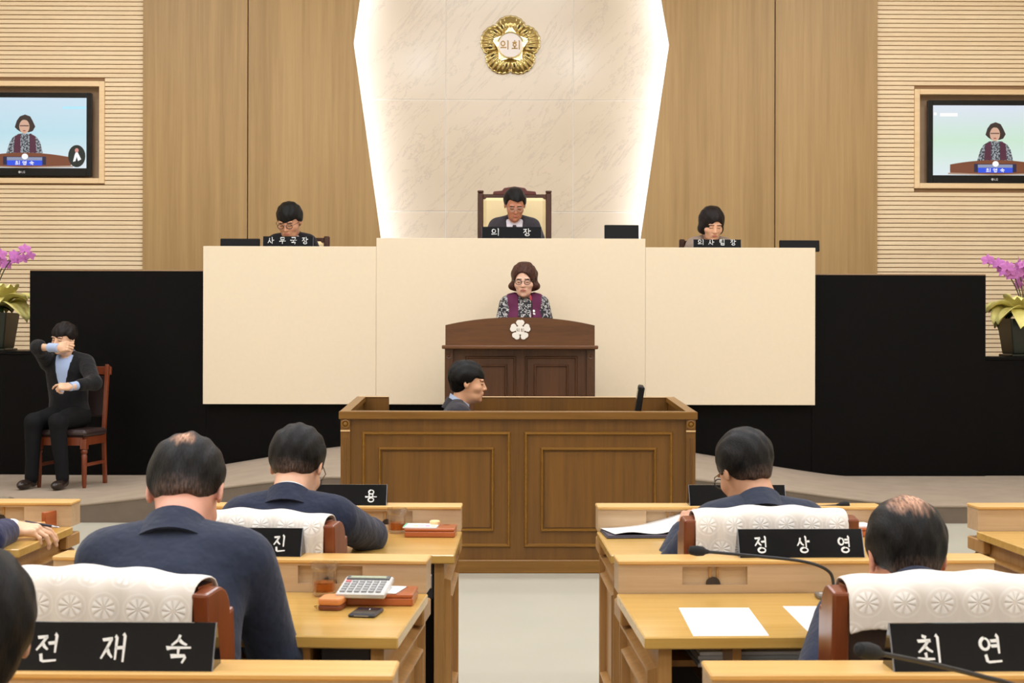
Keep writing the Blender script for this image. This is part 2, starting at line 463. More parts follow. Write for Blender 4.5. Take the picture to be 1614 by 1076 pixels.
# ---- back wall with slats, veneer panels, marble
YB = 15.1                      # face of the slats and veneer
wall = struct(MB().box(-WX, WX, 15.55, 15.65, 0, CEIL_Z), 'wall_back', M_GAP)
EL = at(225, 250, YB).x; ER = at(1383, 250, YB).x
# veneer panels, left and right, each of two boards with a joint; inner edge slanted
def X_(px, py, Y=YB): return at(px, py, Y).x
def Z_(py, px=805, Y=YB): return at(px, py, Y).z
ZTOP = CEIL_Z
zk = Z_(68)
def edge(px_top, px_k, px_b):
    x0, xk, xb = X_(px_top, 0), X_(px_k, 68), X_(px_b, 375)
    zt, zb = Z_(0), Z_(375)
    return [(x0 + (x0 - xk) * (ZTOP - zt) / (zt - zk), ZTOP), (xk, zk), (xb + (xb - xk) * (zb - 1.0) / (zk - zb), 1.0)]
le = edge(567, 557, 600); re_ = edge(1043, 1055, 1010)
XJ1, XJ2 = X_(390.5, 200), X_(1221.5, 200)
g = 0.006
MB().prism([(EL, 1.0), (XJ1 - g, 1.0), (XJ1 - g, ZTOP), (EL, ZTOP)], YB, YB + .04).build('veneer_board', M_WPANEL, wall)
MB().prism([(XJ1 + g, 1.0), le[2], le[1], le[0], (XJ1 + g, ZTOP)], YB, YB + .04).build('veneer_board', M_WPANEL, wall)
MB().prism([re_[2], (XJ2 - g, 1.0), (XJ2 - g, ZTOP), re_[0], re_[1]], YB, YB + .04).build('veneer_board', M_WPANEL, wall)
MB().prism([(XJ2 + g, 1.0), (ER, 1.0), (ER, ZTOP), (XJ2 + g, ZTOP)], YB, YB + .04).build('veneer_board', M_WPANEL, wall)
m = MB()
for e in (le, re_):
    s = -1 if e is le else 1
    m.prism([(e[2][0] + s * .16, 1.0), (e[1][0] + s * .16, zk), (e[0][0] + s * .16, ZTOP), (e[0][0] + s * 1.6, ZTOP), (e[0][0] + s * 1.6, 1.0)], YB + .04, YB + .1)
m.build('veneer_backing', M_GAP, wall)
# LED strips behind the slanted veneer edges, shining on the marble
YM = YB + .30
for e in (le, re_):
    s = -1 if e is le else 1
    for (a, b) in ((e[0], e[1]), (e[1], e[2])):
        m = MB()
        for off0, off1 in ((.035, .075),):
            m.add([(a[0] + s * off0, YB + .115, a[1]), (a[0] + s * off1, YB + .115, a[1]), (b[0] + s * off1, YB + .115, b[1]), (b[0] + s * off0, YB + .115, b[1]),
                   (a[0] + s * off0, YB + .095, a[1]), (a[0] + s * off1, YB + .095, a[1]), (b[0] + s * off1, YB + .095, b[1]), (b[0] + s * off0, YB + .095, b[1])],
                  [(0, 1, 2, 3), (4, 7, 6, 5), (0, 4, 5, 1), (1, 5, 6, 2), (2, 6, 7, 3), (3, 7, 4, 0)])
        m.build('led_strip', M_LED, wall)
# marble slabs with pale joints
xj = [X_(500, 100, YM) - .4, X_(703, 157, YM), X_(903.5, 157, YM), X_(1110, 100, YM) + .4]
zj = [1.0, Z_(333.5, 805, YM), Z_(157.5, 805, YM), ZTOP]
for i in range(3):
    for k in range(3):
        MB().box(xj[i] + .004, xj[i + 1] - .004, YM, YM + .03, zj[k] + .004, zj[k + 1] - .004, .0015).build('marble_slab', M_MARBLE, wall)
MB().box(xj[0], xj[3], YM + .006, YM + .05, 1.0, ZTOP).build('marble_joint', M_WHITEJ, wall)

# slats: left and right fields, cut out around the screen niches
YS = YB + .03
PITCH_S = 7.02 / (FPX / YS)
NL = dict(x1=at(165, 200, YS).x, z0=at(100, 289, YS).z, z1=at(100, 128, YS).z)
NR = dict(x0=at(1441, 200, YS).x, z0=at(1500, 297, YS).z, z1=at(1500, 141, YS).z)
NL['x0'] = NL['x1'] - 1.72; NR['x1'] = NR['x0'] + 1.72
SH = PITCH_S * .84
def slat_mesh(L):
    return MB().box(0, L, 0, .03, 0, SH, .003).mesh('slat', M_SLAT)
zs = 1.12; nsl = int((5.3 - zs) / PITCH_S)
segsL = {'full': (-WX + .05, EL - .004), 'a': (-WX + .05, NL['x0']), 'b': (NL['x1'], EL - .004)}
segsR = {'full': (ER + .004, WX - .05), 'a': (ER + .004, NR['x0']), 'b': (NR['x1'], WX - .05)}
for segs, N in ((segsL, NL), (segsR, NR)):
    ms = {k: slat_mesh(b - a) for k, (a, b) in segs.items()}
    for i in range(nsl):
        z = zs + i * PITCH_S
        inside = z + SH > N['z0'] and z < N['z1']
        for k in (('a', 'b') if inside else ('full',)):
            link('slat', ms[k], wall, (segs[k][0], YS, z))
for a, b, N in ((-WX, EL, NL), (ER, WX, NR)):
    m = MB(); panel_hole(m, a, b, 0.9, ZTOP, N['x0'] + .02, N['x1'] - .02, N['z0'] + .02, N['z1'] - .02, YS + .022, YS + .05)
    m.build('slat_backing', M_GAP, wall)
    # upper slat field past the frame top
    MB().box(a, b, YS + .004, YS + .03, zs + nsl * PITCH_S, ZTOP).build('slat_header', M_SLAT, wall)
    m = MB(); f = .055
    panel_hole(m, N['x0'], N['x1'], N['z0'], N['z1'], N['x0'] + f, N['x1'] - f, N['z0'] + f, N['z1'] - f, YS - .02, YS + .06)
    m.build('niche_frame', M_FRAMEW, wall, bevel=.004)
    m = MB()
    x0, x1, z0, z1 = N['x0'] + .02, N['x1'] - .02, N['z0'] + .02, N['z1'] - .02
    m.box(x0, x1, YS + .12, YS + .14, z0, z1).box(x0, x0 + .01, YS + .04, YS + .14, z0, z1).box(x1 - .01, x1, YS + .04, YS + .14, z0, z1)
    m.box(x0, x1, YS + .04, YS + .14, z0, z0 + .01).box(x0, x1, YS + .04, YS + .14, z1 - .01, z1)
    m.build('niche_lining', M_NICHE, wall)

# ---- stage platform with ramps rising to the rostrum
YF, YW = 10.3, 12.64           # front edge, foot of the black counter
ZP = .13
def ztop(x, y):
    t = max(0.0, min(1.0, (3.05 - abs(x)) / 1.75)); t = t * t * (3 - 2 * t) * .25 + t * .75
    hi = .335 + (.395 - .335) * (y - YF) / (YW - YF)
    return ZP + (hi - ZP) * t
xs = [-WX, -4.5] + [-3.4 + .17 * i for i in range(41)] + [4.5, WX]
ys = [YF, 11.1, 11.9, YW, 15.5]
m = MB(); m.grid([[(x, y, ztop(x, min(y, YW))) for y in ys] for x in xs])
st = struct(m, 'floor_stage', M_CARPET, smooth=True)
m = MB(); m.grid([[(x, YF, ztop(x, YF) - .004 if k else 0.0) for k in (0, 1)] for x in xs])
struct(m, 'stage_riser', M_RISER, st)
m = MB(); m.tube([(x, YF + .004, ztop(x, YF) - .006) for x in xs], .012, 8)
m.build('stage_nosing', M_CARPET, st, smooth=True)
# raised floor behind the counter where the chair and the clerks sit
ZD = 1.30
struct(MB().box(-3.6, 3.6, 13.05, 15.05, 0.05, ZD), 'floor_dais', M_CARPET)
# ================================================================== dais furniture
YC = 12.46                     # face of the cream fascia
def cx_(px, Y=YC): return at(px, 500, Y).x
zw = at(450, 388, YC).z; zc = at(805, 375.5, YC).z; zb = at(805, 637.5, YC).z
x0, xa, xb, x1 = at(320, 500, YC).x, cx_(593), cx_(1017), at(1285, 500, YC).x
d = empty('dais_counter', ((x0 + x1) / 2, YC, ZP), 0, 'long dais counter with a cream front on a black base', 'counter')
def dl(mb, name, m, **k):
    mb.M = None
    o = mb.build(name, m, None, **k); o.parent = d; o.matrix_parent_inverse = Matrix.Translation(-Vector(d.location)); return o
dl(MB().box(x0, xa - .0015, YC, YC + .05, zb, zw, .002), 'cream_panel', M_CREAM)
dl(MB().box(xa, xb, YC, YC + .05, zb, zc, .002), 'cream_panel', M_CREAM)
dl(MB().box(xb + .0015, x1, YC, YC + .05, zb, zw, .002), 'cream_panel', M_CREAM)
m = MB()
bx = [x0 + .003 + (x1 - x0 - .006) * i / 24 for i in range(25)]
yb0 = YC + .125
for i in range(24):
    a, b = bx[i], bx[i + 1]
    m.add([(a, yb0, ztop(a, YW) - .01), (b, yb0, ztop(b, YW) - .01), (b, yb0, zw - .03), (a, yb0, zw - .03)], [(0, 1, 2, 3)])
m.box(x0 + .02, x1 - .02, YC + .14, YC + .16, .45, zw - .03)
m.box(x0 + .02, x1 - .02, YC + .05, YC + .14, zw - .2, zw - .03)
dl(m, 'black_base', M_BLACK)
dl(MB().box(x0, xa, YC + .05, YC + .58, zw - .07, zw - .03), 'desk_top', M_CREAM)
dl(MB().box(xb, x1, YC + .05, YC + .58, zw - .07, zw - .03), 'desk_top', M_CREAM)
dl(MB().box(xa, xb, YC + .05, YC + .6, zc - .07, zc - .03), 'desk_top', M_CREAM)

# black side counters
def side_counter(pxa, pxb, pyt, label, lim):
    Yc = YC + .12
    a, b, zt = at(pxa, 500, Yc).x, at(pxb, 500, Yc).x, at((pxa + pxb) / 2, pyt, Yc).z
    if lim < 0: b = x0 + .002
    else: a = x1 - .002
    o = empty('side_counter', ((a + b) / 2, Yc, ZP), 0, label, 'counter')
    w = (b - a) / 2
    m = MB(); n = 10
    for i in range(n):
        p, q = -w + 2 * w * i / n, -w + 2 * w * (i + 1) / n
        zp, zq = ztop(p + o.location.x, YW) - ZP, ztop(q + o.location.x, YW) - ZP
        m.add([(p, 0, zp), (q, 0, zq), (q, 0, zt - ZP - .012), (p, 0, zt - ZP - .012), (p, .6, zp), (q, .6, zq), (q, .6, zt - ZP - .012), (p, .6, zt - ZP - .012)],
              [(0, 1, 2, 3), (4, 7, 6, 5), (3, 2, 6, 7)] + ([(0, 3, 7, 4)] if i == 0 else []) + ([(1, 5, 6, 2)] if i == n - 1 else []))
    m.build('body', M_BLACK, o)
    MB().box(-w, w, 0, .62, zt - ZP - .012, zt - ZP, .002).build('top_edge', mat('counter_edge', (150, 120, 88), 0.4), o)
    return o
side_counter(47, 319.5, 425, 'tall black counter beside the seated interpreter in black suit', -1)
side_counter(1287, 1553.5, 431.5, 'tall black counter under the wood panels on the 의사팀장 side of the cream front', 1)
def low_ledge(xa, xb, zt, label):
    o = empty('planter_ledge', ((xa + xb) / 2, YW - .02, ZP), 0, label, 'ledge')
    w = (xb - xa) / 2
    MB().box(-w, w, 0, .75, 0, zt - ZP - .03).build('body', M_BLACK, o)
    MB().box(-w, w, -.012, .77, zt - ZP - .03, zt - ZP, .003).build('top', M_BLACK, o)
    return o
ZL = at(20, 553, YW).z; ZR = at(1590, 562, YW).z
low_ledge(-WX + .02, at(46.5, 500, YC + .12).x - .003, ZL, 'low black ledge carrying the orchid pot behind the seated interpreter')
low_ledge(at(1554, 500, YC + .12).x + .003, WX - .02, ZR, 'low black ledge carrying the orchid pot under the greenish television picture')

# ---- council emblem on the marble
M_GOLD = mat('gold', (206, 184, 122), 0.2, 1.0, bump=0.0)
M_GOLDB = mat('gold_bright', (236, 222, 176), 0.12, 1.0)
M_EDISC = mat('emblem_disc', (238, 228, 220), 0.3)
ec = at(804.5, 73, YM)
em = empty('council_emblem', (ec.x, YM - .001, ec.z), 0, 'gold flower-shaped council emblem on the white marble wall', 'emblem')
RE = 47.5 / (FPX / YM)
for k in range(5):
    ang = R(90 + 72 * k)
    P = []; nt_, nr = 36, 8
    edge_pts = []
    for i in range(nt_ + 1):
        u = i / nt_ * 2 - 1; th = ang + u * R(35.4)
        Rm = RE * (0.80 + 0.17 * math.cos(u * math.pi / 2) ** 0.7) + RE * .035 * abs(math.cos(u * math.pi * 3.5))
        row = []
        for j in range(nr + 1):
            r = RE * .40 + (Rm - RE * .40) * j / nr; q = j / nr
            hgt = .012 + .05 * math.sin(min(1, q * 1.05) * math.pi) ** .8 * (0.75 + .25 * abs(math.cos(u * math.pi * 3.5))) * (1 - .25 * u * u)
            row.append((r * math.cos(th), -hgt, r * math.sin(th)))
        P.append(row); edge_pts.append(row[-1])
    m = MB(); m.grid(P)
    m.grid([[p, (p[0], 0, p[2])] for p in edge_pts])
    pet = m.build('petal', M_GOLD, em, smooth='all')
    MB().tube([(p[0] * 1.0, -.014, p[2] * 1.0) for p in edge_pts], RE * .028, 6).build('petal_rim', M_GOLDB, pet, smooth=True)
    for q in range(-3, 4):
        th = ang + q * R(8.4)
        ra, rb = RE * .60, RE * .74
        MB().tube([(ra * math.cos(th), -.058, ra * math.sin(th)), (rb * math.cos(th), -.05, rb * math.sin(th))], [.0035, .0045], 6).build('petal_groove', mat('emblem_dark', (52, 42, 22), 0.5), pet)
star = []
for k in range(10):
    r = RE * (.66 if k % 2 == 0 else .43); a = R(90 + 36 * k); star.append((r * math.cos(a), r * math.sin(a)))
MB().prism(star, -.052, -.03).build('star', M_GOLDB, em, bevel=.004)
sin_ = [(a * .9, b * .9) for a, b in star]
MB().prism(sin_, -.056, -.05).build('star_face', M_GOLD, em)
m = MB(); m.M = Matrix.Rotation(R(90), 4, 'X')
m.lathe([(0, .058), (RE * .40, .058), (RE * .40, .070), (RE * .445, .066), (RE * .445, .03), (0, .03)], 40); m.build('ring', M_GOLDB, em, smooth=True)
m = MB(); m.M = Matrix.Rotation(R(90), 4, 'X'); m.lathe([(0, .064), (RE * .398, .064), (RE * .398, .05), (0, .05)], 40); m.build('disc', M_EDISC, em)
hh = RE * .30
for ch, gx in (('의', -.33), ('회', .04)):
    m = MB(); glyph(m, ch, RE * gx, -hh * .5, RE * .29, hh, -.0645, .13, plain=True); m.build('letter', mat('gold_letter', (150, 112, 40), 0.35, .4), em)

# ---- television screens
def flat(name, pts, y, m, parent):
    return MB().prism(pts, y - .0004, y).build(name, m, parent)
def oval(cx, cz, rx, rz, n=22, a0=0, a1=360): return [(cx + rx * math.cos(R(a0 + (a1 - a0) * i / n)), cz + rz * math.sin(R(a0 + (a1 - a0) * i / n))) for i in range(n if a1 - a0 == 360 else n + 1)]
def scr(name, c, e=0.8): return mat('screen_' + name, tuple(v * .25 for v in c), 0.4, emit=c, estr=e)
def screen_bg(name, top, mid, low):
    m = bpy.data.materials.new(name); m.use_nodes = True; nt = m.node_tree; b = nt.nodes['Principled BSDF']
    tc = nt.nodes.new('ShaderNodeTexCoord'); sp = nt.nodes.new('ShaderNodeSeparateXYZ'); r = nt.nodes.new('ShaderNodeValToRGB')
    nt.links.new(tc.outputs['Generated'], sp.inputs[0]); nt.links.new(sp.outputs['Z'], r.inputs['Fac'])
    r.color_ramp.elements[0].color = (*lin(low), 1); r.color_ramp.elements[1].color = (*lin(top), 1); e = r.color_ramp.elements.new(.5); e.color = (*lin(mid), 1)
    nt.links.new(r.outputs['Color'], b.inputs['Emission Color']); b.inputs['Emission Strength'].default_value = .92
    b.inputs['Base Color'].default_value = (.02, .02, .02, 1); b.inputs['Roughness'].default_value = .3
    return m
M_BEZEL = mat('tv_bezel', (7, 7, 9), 0.1, spec=0.3)
def television(cpx, cpy, rz, label, left):
    Y = YS - .01
    c = at(cpx, cpy, Y); k = Y / FPX      # metres per photo pixel on this plane
    t = empty('television', c, rz, label, 'television', 'wall televisions')
    W, H = 214 * k / 2, 131 * k / 2
    MB().box(-W, W, 0, .05, -H, H, .006).build('casing', M_BEZEL, t, smooth=True)
    MB().box(-.2, .2, .05, .128, -.15, .15).build('wall_mount', MATS['black_metal'], t)
    m = MB(); panel_hole(m, -W, W, -H, H, -W + 8 * k, W - 8 * k, -H + 12.5 * k, H - 8 * k, -.008, .002)
    m.build('bezel', M_BEZEL, t, bevel=.003)
    sw, s0, s1 = W - 8 * k, -H + 12.5 * k, H - 8 * k
    s = MB().box(-sw, sw, -.0015, .003, s0, s1).build('screen', screen_bg('screen_bg_l' if left else 'screen_bg_r', (206, 228, 244) if left else (224, 232, 246), (190, 228, 240) if left else (206, 236, 214), (226, 238, 244)), t)
    y = -.002
    def L(pts): return [(a * k, b * k) for a, b in pts]
    ox = 3 if left else 0; oz = 0
    B = s0 / k                         # bottom row in pixels
    def sh(pts): return L([(a + ox, b + B) for a, b in pts])
    blouse = scr('blouse', (92, 100, 112), .6)
    if not blouse.get('pat'):
        nt = blouse.node_tree; b = nt.nodes['Principled BSDF']; tc = nt.nodes.new('ShaderNodeTexCoord'); v = nt.nodes.new('ShaderNodeTexNoise')
        v.inputs['Scale'].default_value = 60; r = nt.nodes.new('ShaderNodeValToRGB'); nt.links.new(tc.outputs['Object'], v.inputs['Vector']); nt.links.new(v.outputs['Fac'], r.inputs['Fac'])
        r.color_ramp.elements[0].position = .44; r.color_ramp.elements[1].position = .56; r.color_ramp.elements[0].color = (*lin((40, 44, 60)), 1); r.color_ramp.elements[1].color = (*lin((196, 206, 214)), 1)
        nt.links.new(r.outputs['Color'], b.inputs['Emission Color']); blouse['pat'] = 1
    flat('pictured_blouse', sh([(-29, 23), (-24, 40), (-19, 48), (-10, 54), (10, 54), (19, 48), (24, 40), (28, 23)]), y, blouse, s)
    flat('pictured_vest', sh([(-18, 24), (-16, 50), (-7, 54), (-7, 24)]), y - .0005, scr('vest', (84, 30, 58), .8), s)
    flat('pictured_vest', sh([(18, 24), (16, 50), (7, 54), (7, 24)]), y - .0005, scr('vest', (84, 30, 58), .8), s)
    flat('pictured_hair', sh([(-12, 60), (-16, 64), (-13, 74), (-8, 81), (0, 84), (8, 81), (12, 74), (16, 65), (12, 58), (6, 56), (-6, 56)]), y - .0006, scr('hair', (52, 34, 30), .8), s)
    flat('pictured_face', sh(oval(-1, 65, 8, 11)), y - .0010, scr('skin', (222, 178, 152), .85), s)
    flat('pictured_fringe', sh([(-10, 70), (-8, 79), (0, 82), (9, 78), (10, 66), (4, 75), (-4, 76)]), y - .0014, scr('hair', (52, 34, 30), .8), s)
    flat('pictured_glasses', sh([(-8, 65.3), (6, 65.3), (6, 67.2), (-8, 67.2)]), y - .0018, scr('glasses', (120, 84, 78), .8), s)
    flat('pictured_lips', sh(oval(-1, 58.5, 2.6, .9, 10)), y - .0018, scr('lips', (180, 80, 76), .8), s)
    def arc(x): return 24 - 7 * (x / 72.0) ** 2
    pod = [(-72 + 144 * i / 20, arc(-72 + 144 * i / 20)) for i in range(21)] + [(72, 4), (0, 1.5), (-72, 4)]
    flat('pictured_lectern', sh(pod), y - .0022, scr('lectern', (128, 70, 40), .8), s)
    flat('pictured_ledge', sh([(-75, 4), (0, 1.5), (75, 4), (75, 1.5), (0, -.5 + .5), (-75, 1.5)]), y - .0026, scr('ledge', (190, 160, 136), .8), s)
    flat('pictured_banner', sh([(-34, 5), (33, 5), (33, 18), (-34, 18)]), y - .0026, scr('navy', (24, 26, 70), .8), s)
    flat('pictured_banner_band', sh([(-28, 4), (27, 4), (27, 12), (-28, 12)]), y - .0030, scr('blue', (38, 82, 232), .9), s)
    flat('pictured_banner_band', sh([(-28, 12), (27, 12), (27, 17), (-28, 17)]), y - .0030, scr('grey', (150, 160, 190), .8), s)
    flat('pictured_crest', sh(oval(0, 18, 5, 4.6)), y - .0034, scr('white', (250, 250, 250), .95), s)
    for i, ch in enumerate('최영숙'):
        m = MB(); glyph(m, ch, (-15 + 11 * i + ox) * k, (5 + B) * k, 7.5 * k, 6 * k, y - .0034, .15, plain=True)
        m.build('pictured_letter', scr('white', (250, 250, 250), .95), s)
    if left:
        flat('pictured_inset', L(oval(84 , B + 19, 13.5, 17.5)), y - .0038, scr('inset', (14, 30, 22), .7), s)
        flat('pictured_signer', L([(78, B + 10), (81, B + 22), (84, B + 28), (87, B + 22), (91, B + 14), (86, B + 11), (84, B + 18), (82, B + 11)]), y - .0042, scr('white', (250, 250, 250), .95), s)
        flat('pictured_signer_head', L(oval(84, B + 28, 3, 3.4)), y - .0046, scr('pink', (226, 150, 140), .85), s)
        flat('pictured_caption', L([(62, B + 93), (98, B + 93), (98, B + 97), (62, B + 97)]), y, scr('cyan', (176, 232, 248), .95), s)
    else:
        flat('pictured_caption', L([(-88, B + 93), (-60, B + 93), (-60, B + 98.5), (-88, B + 98.5)]), y, scr('white', (250, 250, 250), .95), s)
        flat('pictured_logo', L(oval(-95.5, B + 97, 2.6, 2.6)), y, scr('white', (250, 250, 250), .95), s)
    m = MB(); lx = -5 * k
    m.M = Matrix.Translation((lx, -.0085, -H + 6 * k)) @ Matrix.Rotation(R(90), 4, 'X'); m.lathe([(0, .0005), (2 * k, .0005), (2 * k, 0), (0, 0)], 16); m.M = None
    m.box(lx + 3.2 * k, lx + 3.8 * k, -.009, -.0083, -H + 4.3 * k, -H + 7.7 * k).box(lx + 3.8 * k, lx + 5.2 * k, -.009, -.0083, -H + 4.3 * k, -H + 4.9 * k)
    m.box(lx + 6 * k, lx + 6.6 * k, -.009, -.0083, -H + 4.3 * k, -H + 7.7 * k).box(lx + 6.6 * k, lx + 8.4 * k, -.009, -.0083, -H + 4.3 * k, -H + 4.9 * k)
    m.box(lx + 6.6 * k, lx + 8.4 * k, -.009, -.0083, -H + 7.1 * k, -H + 7.7 * k).box(lx + 7.8 * k, lx + 8.4 * k, -.009, -.0083, -H + 4.9 * k, -H + 6.1 * k)
    m.build('maker_mark', mat('silver_print', (190, 190, 190), 0.4), t)
television(36.5, 211.5, R(0.6), 'wall television whose picture has a round inset in its corner', True)
television(1569, 223.5, R(-0.6), 'wall television without inset, its picture a greenish backdrop', False)

# ---- rostrum (speaker's lectern)
M_POD = wood('rostrum_wood', (80, 48, 22), (106, 66, 33), 'X', 40, 0.05, 0.35, bump=0.02)
M_PODD = wood('rostrum_wood_dark', (66, 40, 22), (90, 56, 31), 'Z', 40, 0.05, 0.35, bump=0.02)
YPd = 11.30
pc = at(819.5, 600, YPd)
zf = ztop(pc.x, YPd + .3)
po = empty('speaker_rostrum', (pc.x, YPd, zf), 0, 'brown wooden rostrum with arched top and white flower crest', 'lectern')
kp = YPd / FPX
w = 118 * kp
zl = at(819, 544, YPd).z - zf
MB().box(-w, w, .03, .62, 0, zl - .03).build('body', M_PODD, po)
# frame mouldings
for (a, b) in ((-86, -6), (8, 91)):
    m = MB(); frame_poly(m, a * kp, b * kp, -.1 + .2, at(819, 561, YPd).z - zf, 4 * kp, .03, .014); m.build('panel_moulding', M_PODD, po)
    m = MB(); frame_poly(m, (a + 14) * kp, (b - 14) * kp, .17, at(819, 574, YPd).z - zf, 4 * kp, .03, .018); m.build('inner_moulding', M_PODD, po)
for s in (-1, 1):
    x_ = s * (w - 6 * kp)
    MB().box(x_ - 6.5 * kp, x_ + 6.5 * kp, .0, .06, 0, zl - .03, .002).build('pilaster', M_PODD, po)
    m = MB()
    for q in (-3, 0, 3): m.tube([(x_ + q * kp, -.001, .12), (x_ + q * kp, -.001, zl - .17)], .0045, 6)
    m.build('fluting', M_PODD, po)
    m = MB(); m.M = Matrix.Translation((x_, .0, zl - .085)) @ Matrix.Rotation(R(90), 4, 'X'); m.lathe([(.022, 0), (.022, .006), (.012, .004), (.006, .012), (0, .013)], 16); m.build('rosette', M_PODD, po, smooth=True)
n = 24
prof = []
for i in range(n + 1):
    u = i / n * 2 - 1; prof.append((u * (w + 5 * kp), -.045 - .05 * (1 - u * u)))
led = prof + [(w + 5 * kp, .64), (-w - 5 * kp, .64)]
MB().prism(led, zl - .03, zl, 'Z').build('ledge', M_POD, po, bevel=.008)
# arched crest board, bowed forward
ztp, zte = at(819, 500, YPd - .03).z - zf, at(819, 512.5, YPd).z - zf
top = []; P = []
for i in range(n + 1):
    u = i / n * 2 - 1; x_ = u * (w - .5 * kp); yy = -.02 - .045 * (1 - u * u); zt_ = zte + (ztp - zte) * (1 - abs(u) ** 2.2)
    P.append([(x_, yy, zl - .002), (x_, yy, zt_), (x_, yy + .03, zt_), (x_, yy + .03, zl - .002)])
m = MB(); m.grid([r + [r[0]] for r in P]); m.add(P[0], [(0, 1, 2, 3)]); m.add(P[-1], [(3, 2, 1, 0)])
m.build('crest_board', M_POD, po, smooth=True)
MB().box(-w + .03, w - .03, .02, .58, zl, zl + .03).build('reading_desk', M_POD, po)
# white flower crest
fc = (0, -.068, at(819.5, 520, YPd - .06).z - zf)
crest = empty('flower_crest', fc); crest.parent = po
M_WF = mat('crest_white', (232, 226, 216), 0.4)
rr = 16.5 * kp
M_CRD = mat('crest_line', (92, 64, 40), 0.5)
m = MB(); m.M = Matrix.Rotation(R(90), 4, 'X'); m.lathe([(0, .002), (rr * .8, .002), (rr * .8, -.02), (0, -.02)], 24); m.build('crest_base', M_CRD, crest)
for k in range(5):
    a = R(90 + 72 * k); pts = []
    for (r_, off) in ((.40, -22), (.62, -32), (.84, -29), (.97, -17), (.98, -6), (.93, 0), (.98, 6), (.97, 17), (.84, 29), (.62, 32), (.40, 22)):
        pts.append((rr * r_ * math.cos(a + R(off)), rr * r_ * math.sin(a + R(off))))
    MB().prism(pts, -.008, 0).build('crest_petal', M_WF, crest, bevel=.002)
m = MB(); m.M = Matrix.Rotation(R(90), 4, 'X'); m.lathe([(0, .009), (rr * .43, .009), (rr * .43, 0), (0, 0)], 24); m.build('crest_disc', M_WF, crest)
for ch, gx in (('의', -.36), ('회', .04)):
    m = MB(); glyph(m, ch, rr * gx, -rr * .16, rr * .32, rr * .32, -.0092, .12, plain=True); m.build('crest_letter', mat('crest_letter', (120, 100, 88), 0.5), crest)
# rostrum microphone
mt = empty('rostrum_microphone', (pc.x + 20 * kp, YPd + .12, zf + zl + .03), 0, 'thin gooseneck microphone standing on the rostrum', 'microphone')
MB().lathe([(0, 0), (.03, 0), (.03, .012), (.012, .02), (0, .02)], 18).build('base', MATS['black_metal'], mt, smooth=True)
mz = at(836, 468, YPd + .12).z - mt.location.z
MB().tube([(0, 0, .01), (.004, 0, mz * .5), (-.004, 0, mz * .85), (-.012, .0, mz - .02)], .004, 8).build('gooseneck', MATS['black_metal'], mt, smooth=True)
MB().tube([(-.012, 0, mz - .025), (-.014, .003, mz - .012), (-.016, .008, mz + .012)], [.007, .009, .008], 10).build('capsule', mat('mic_red', (180, 40, 46), 0.4), mt, smooth=True)

# ---- clerks' booth in front of the rostrum
M_BOO = wood('booth_wood', (94, 61, 16), (118, 78, 24), 'Z', 46, 0.045, 0.38, bump=0.03)
M_BOOH = wood('booth_wood_rail', (110, 73, 22), (136, 95, 34), 'X', 46, 0.045, 0.32, bump=0.02)
YBo = 8.06
kb = YBo / FPX
bl, br = at(537, 700, YBo).x, at(1096, 700, YBo).x
ztb = at(817, 648, YBo).z
bo = empty('clerk_booth', ((bl + br) / 2, YBo, 0), 0, 'open wooden booth with double framed panels in front of the rostrum', 'booth')
w = (br - bl) / 2; bd = 1.02
def bx(px): return at(px, 700, YBo).x - bo.location.x
def bz(py): return at(817, py, YBo).z
MB().box(-w + .012, w - .012, .012, .05, 0.02, ztb - .03).build('front_board', M_BOO, bo)
MB().box(-w + .0, w - .0, -.012, .05, 0, bz(882), .004).build('plinth', M_BOOH, bo)
for (a, b) in ((570, 805), (826, 1061)):
    m = MB(); frame_poly(m, bx(a), bx(b), bz(863), bz(680), 6 * kb, .012, .016); m.build('panel_moulding', M_BOOH, bo)
    m = MB(); frame_poly(m, bx(a + 26), bx(b - 26), bz(838), bz(705), 5 * kb, .012, .018); m.build('inner_moulding', M_BOOH, bo)
    MB().box(bx(a + 33), bx(b - 33), .006, .02, bz(831), bz(712)).build('panel_field', M_BOO, bo)
for s in (-1, 1):
    x_ = s * (w - 7.5 * kb)
    MB().box(x_ - 7.5 * kb, x_ + 7.5 * kb, -.008, .05, 0, ztb - .03, .002).build('corner_post', M_BOO, bo)
    m = MB()
    for q in (-3, 0, 3): m.tube([(x_ + q * kb, -.008, .14), (x_ + q * kb, -.008, bz(690))], .004, 6)
    m.build('fluting', M_BOO, bo)
    MB().box(x_ - 7.5 * kb, x_ + 7.5 * kb, -.014, .0, bz(680), bz(677.5)).build('post_fillet', mat('fillet_pale', (206, 170, 120), 0.4), bo)
    m = MB(); m.M = Matrix.Translation((x_, -.008, bz(668))) @ Matrix.Rotation(R(90), 4, 'X'); m.lathe([(.026, 0), (.026, .006), (.018, .008), (.014, .003), (.008, .012), (0, .014)], 18); m.build('rosette', M_BOOH, bo, smooth=True)
zbk = ztb + .045
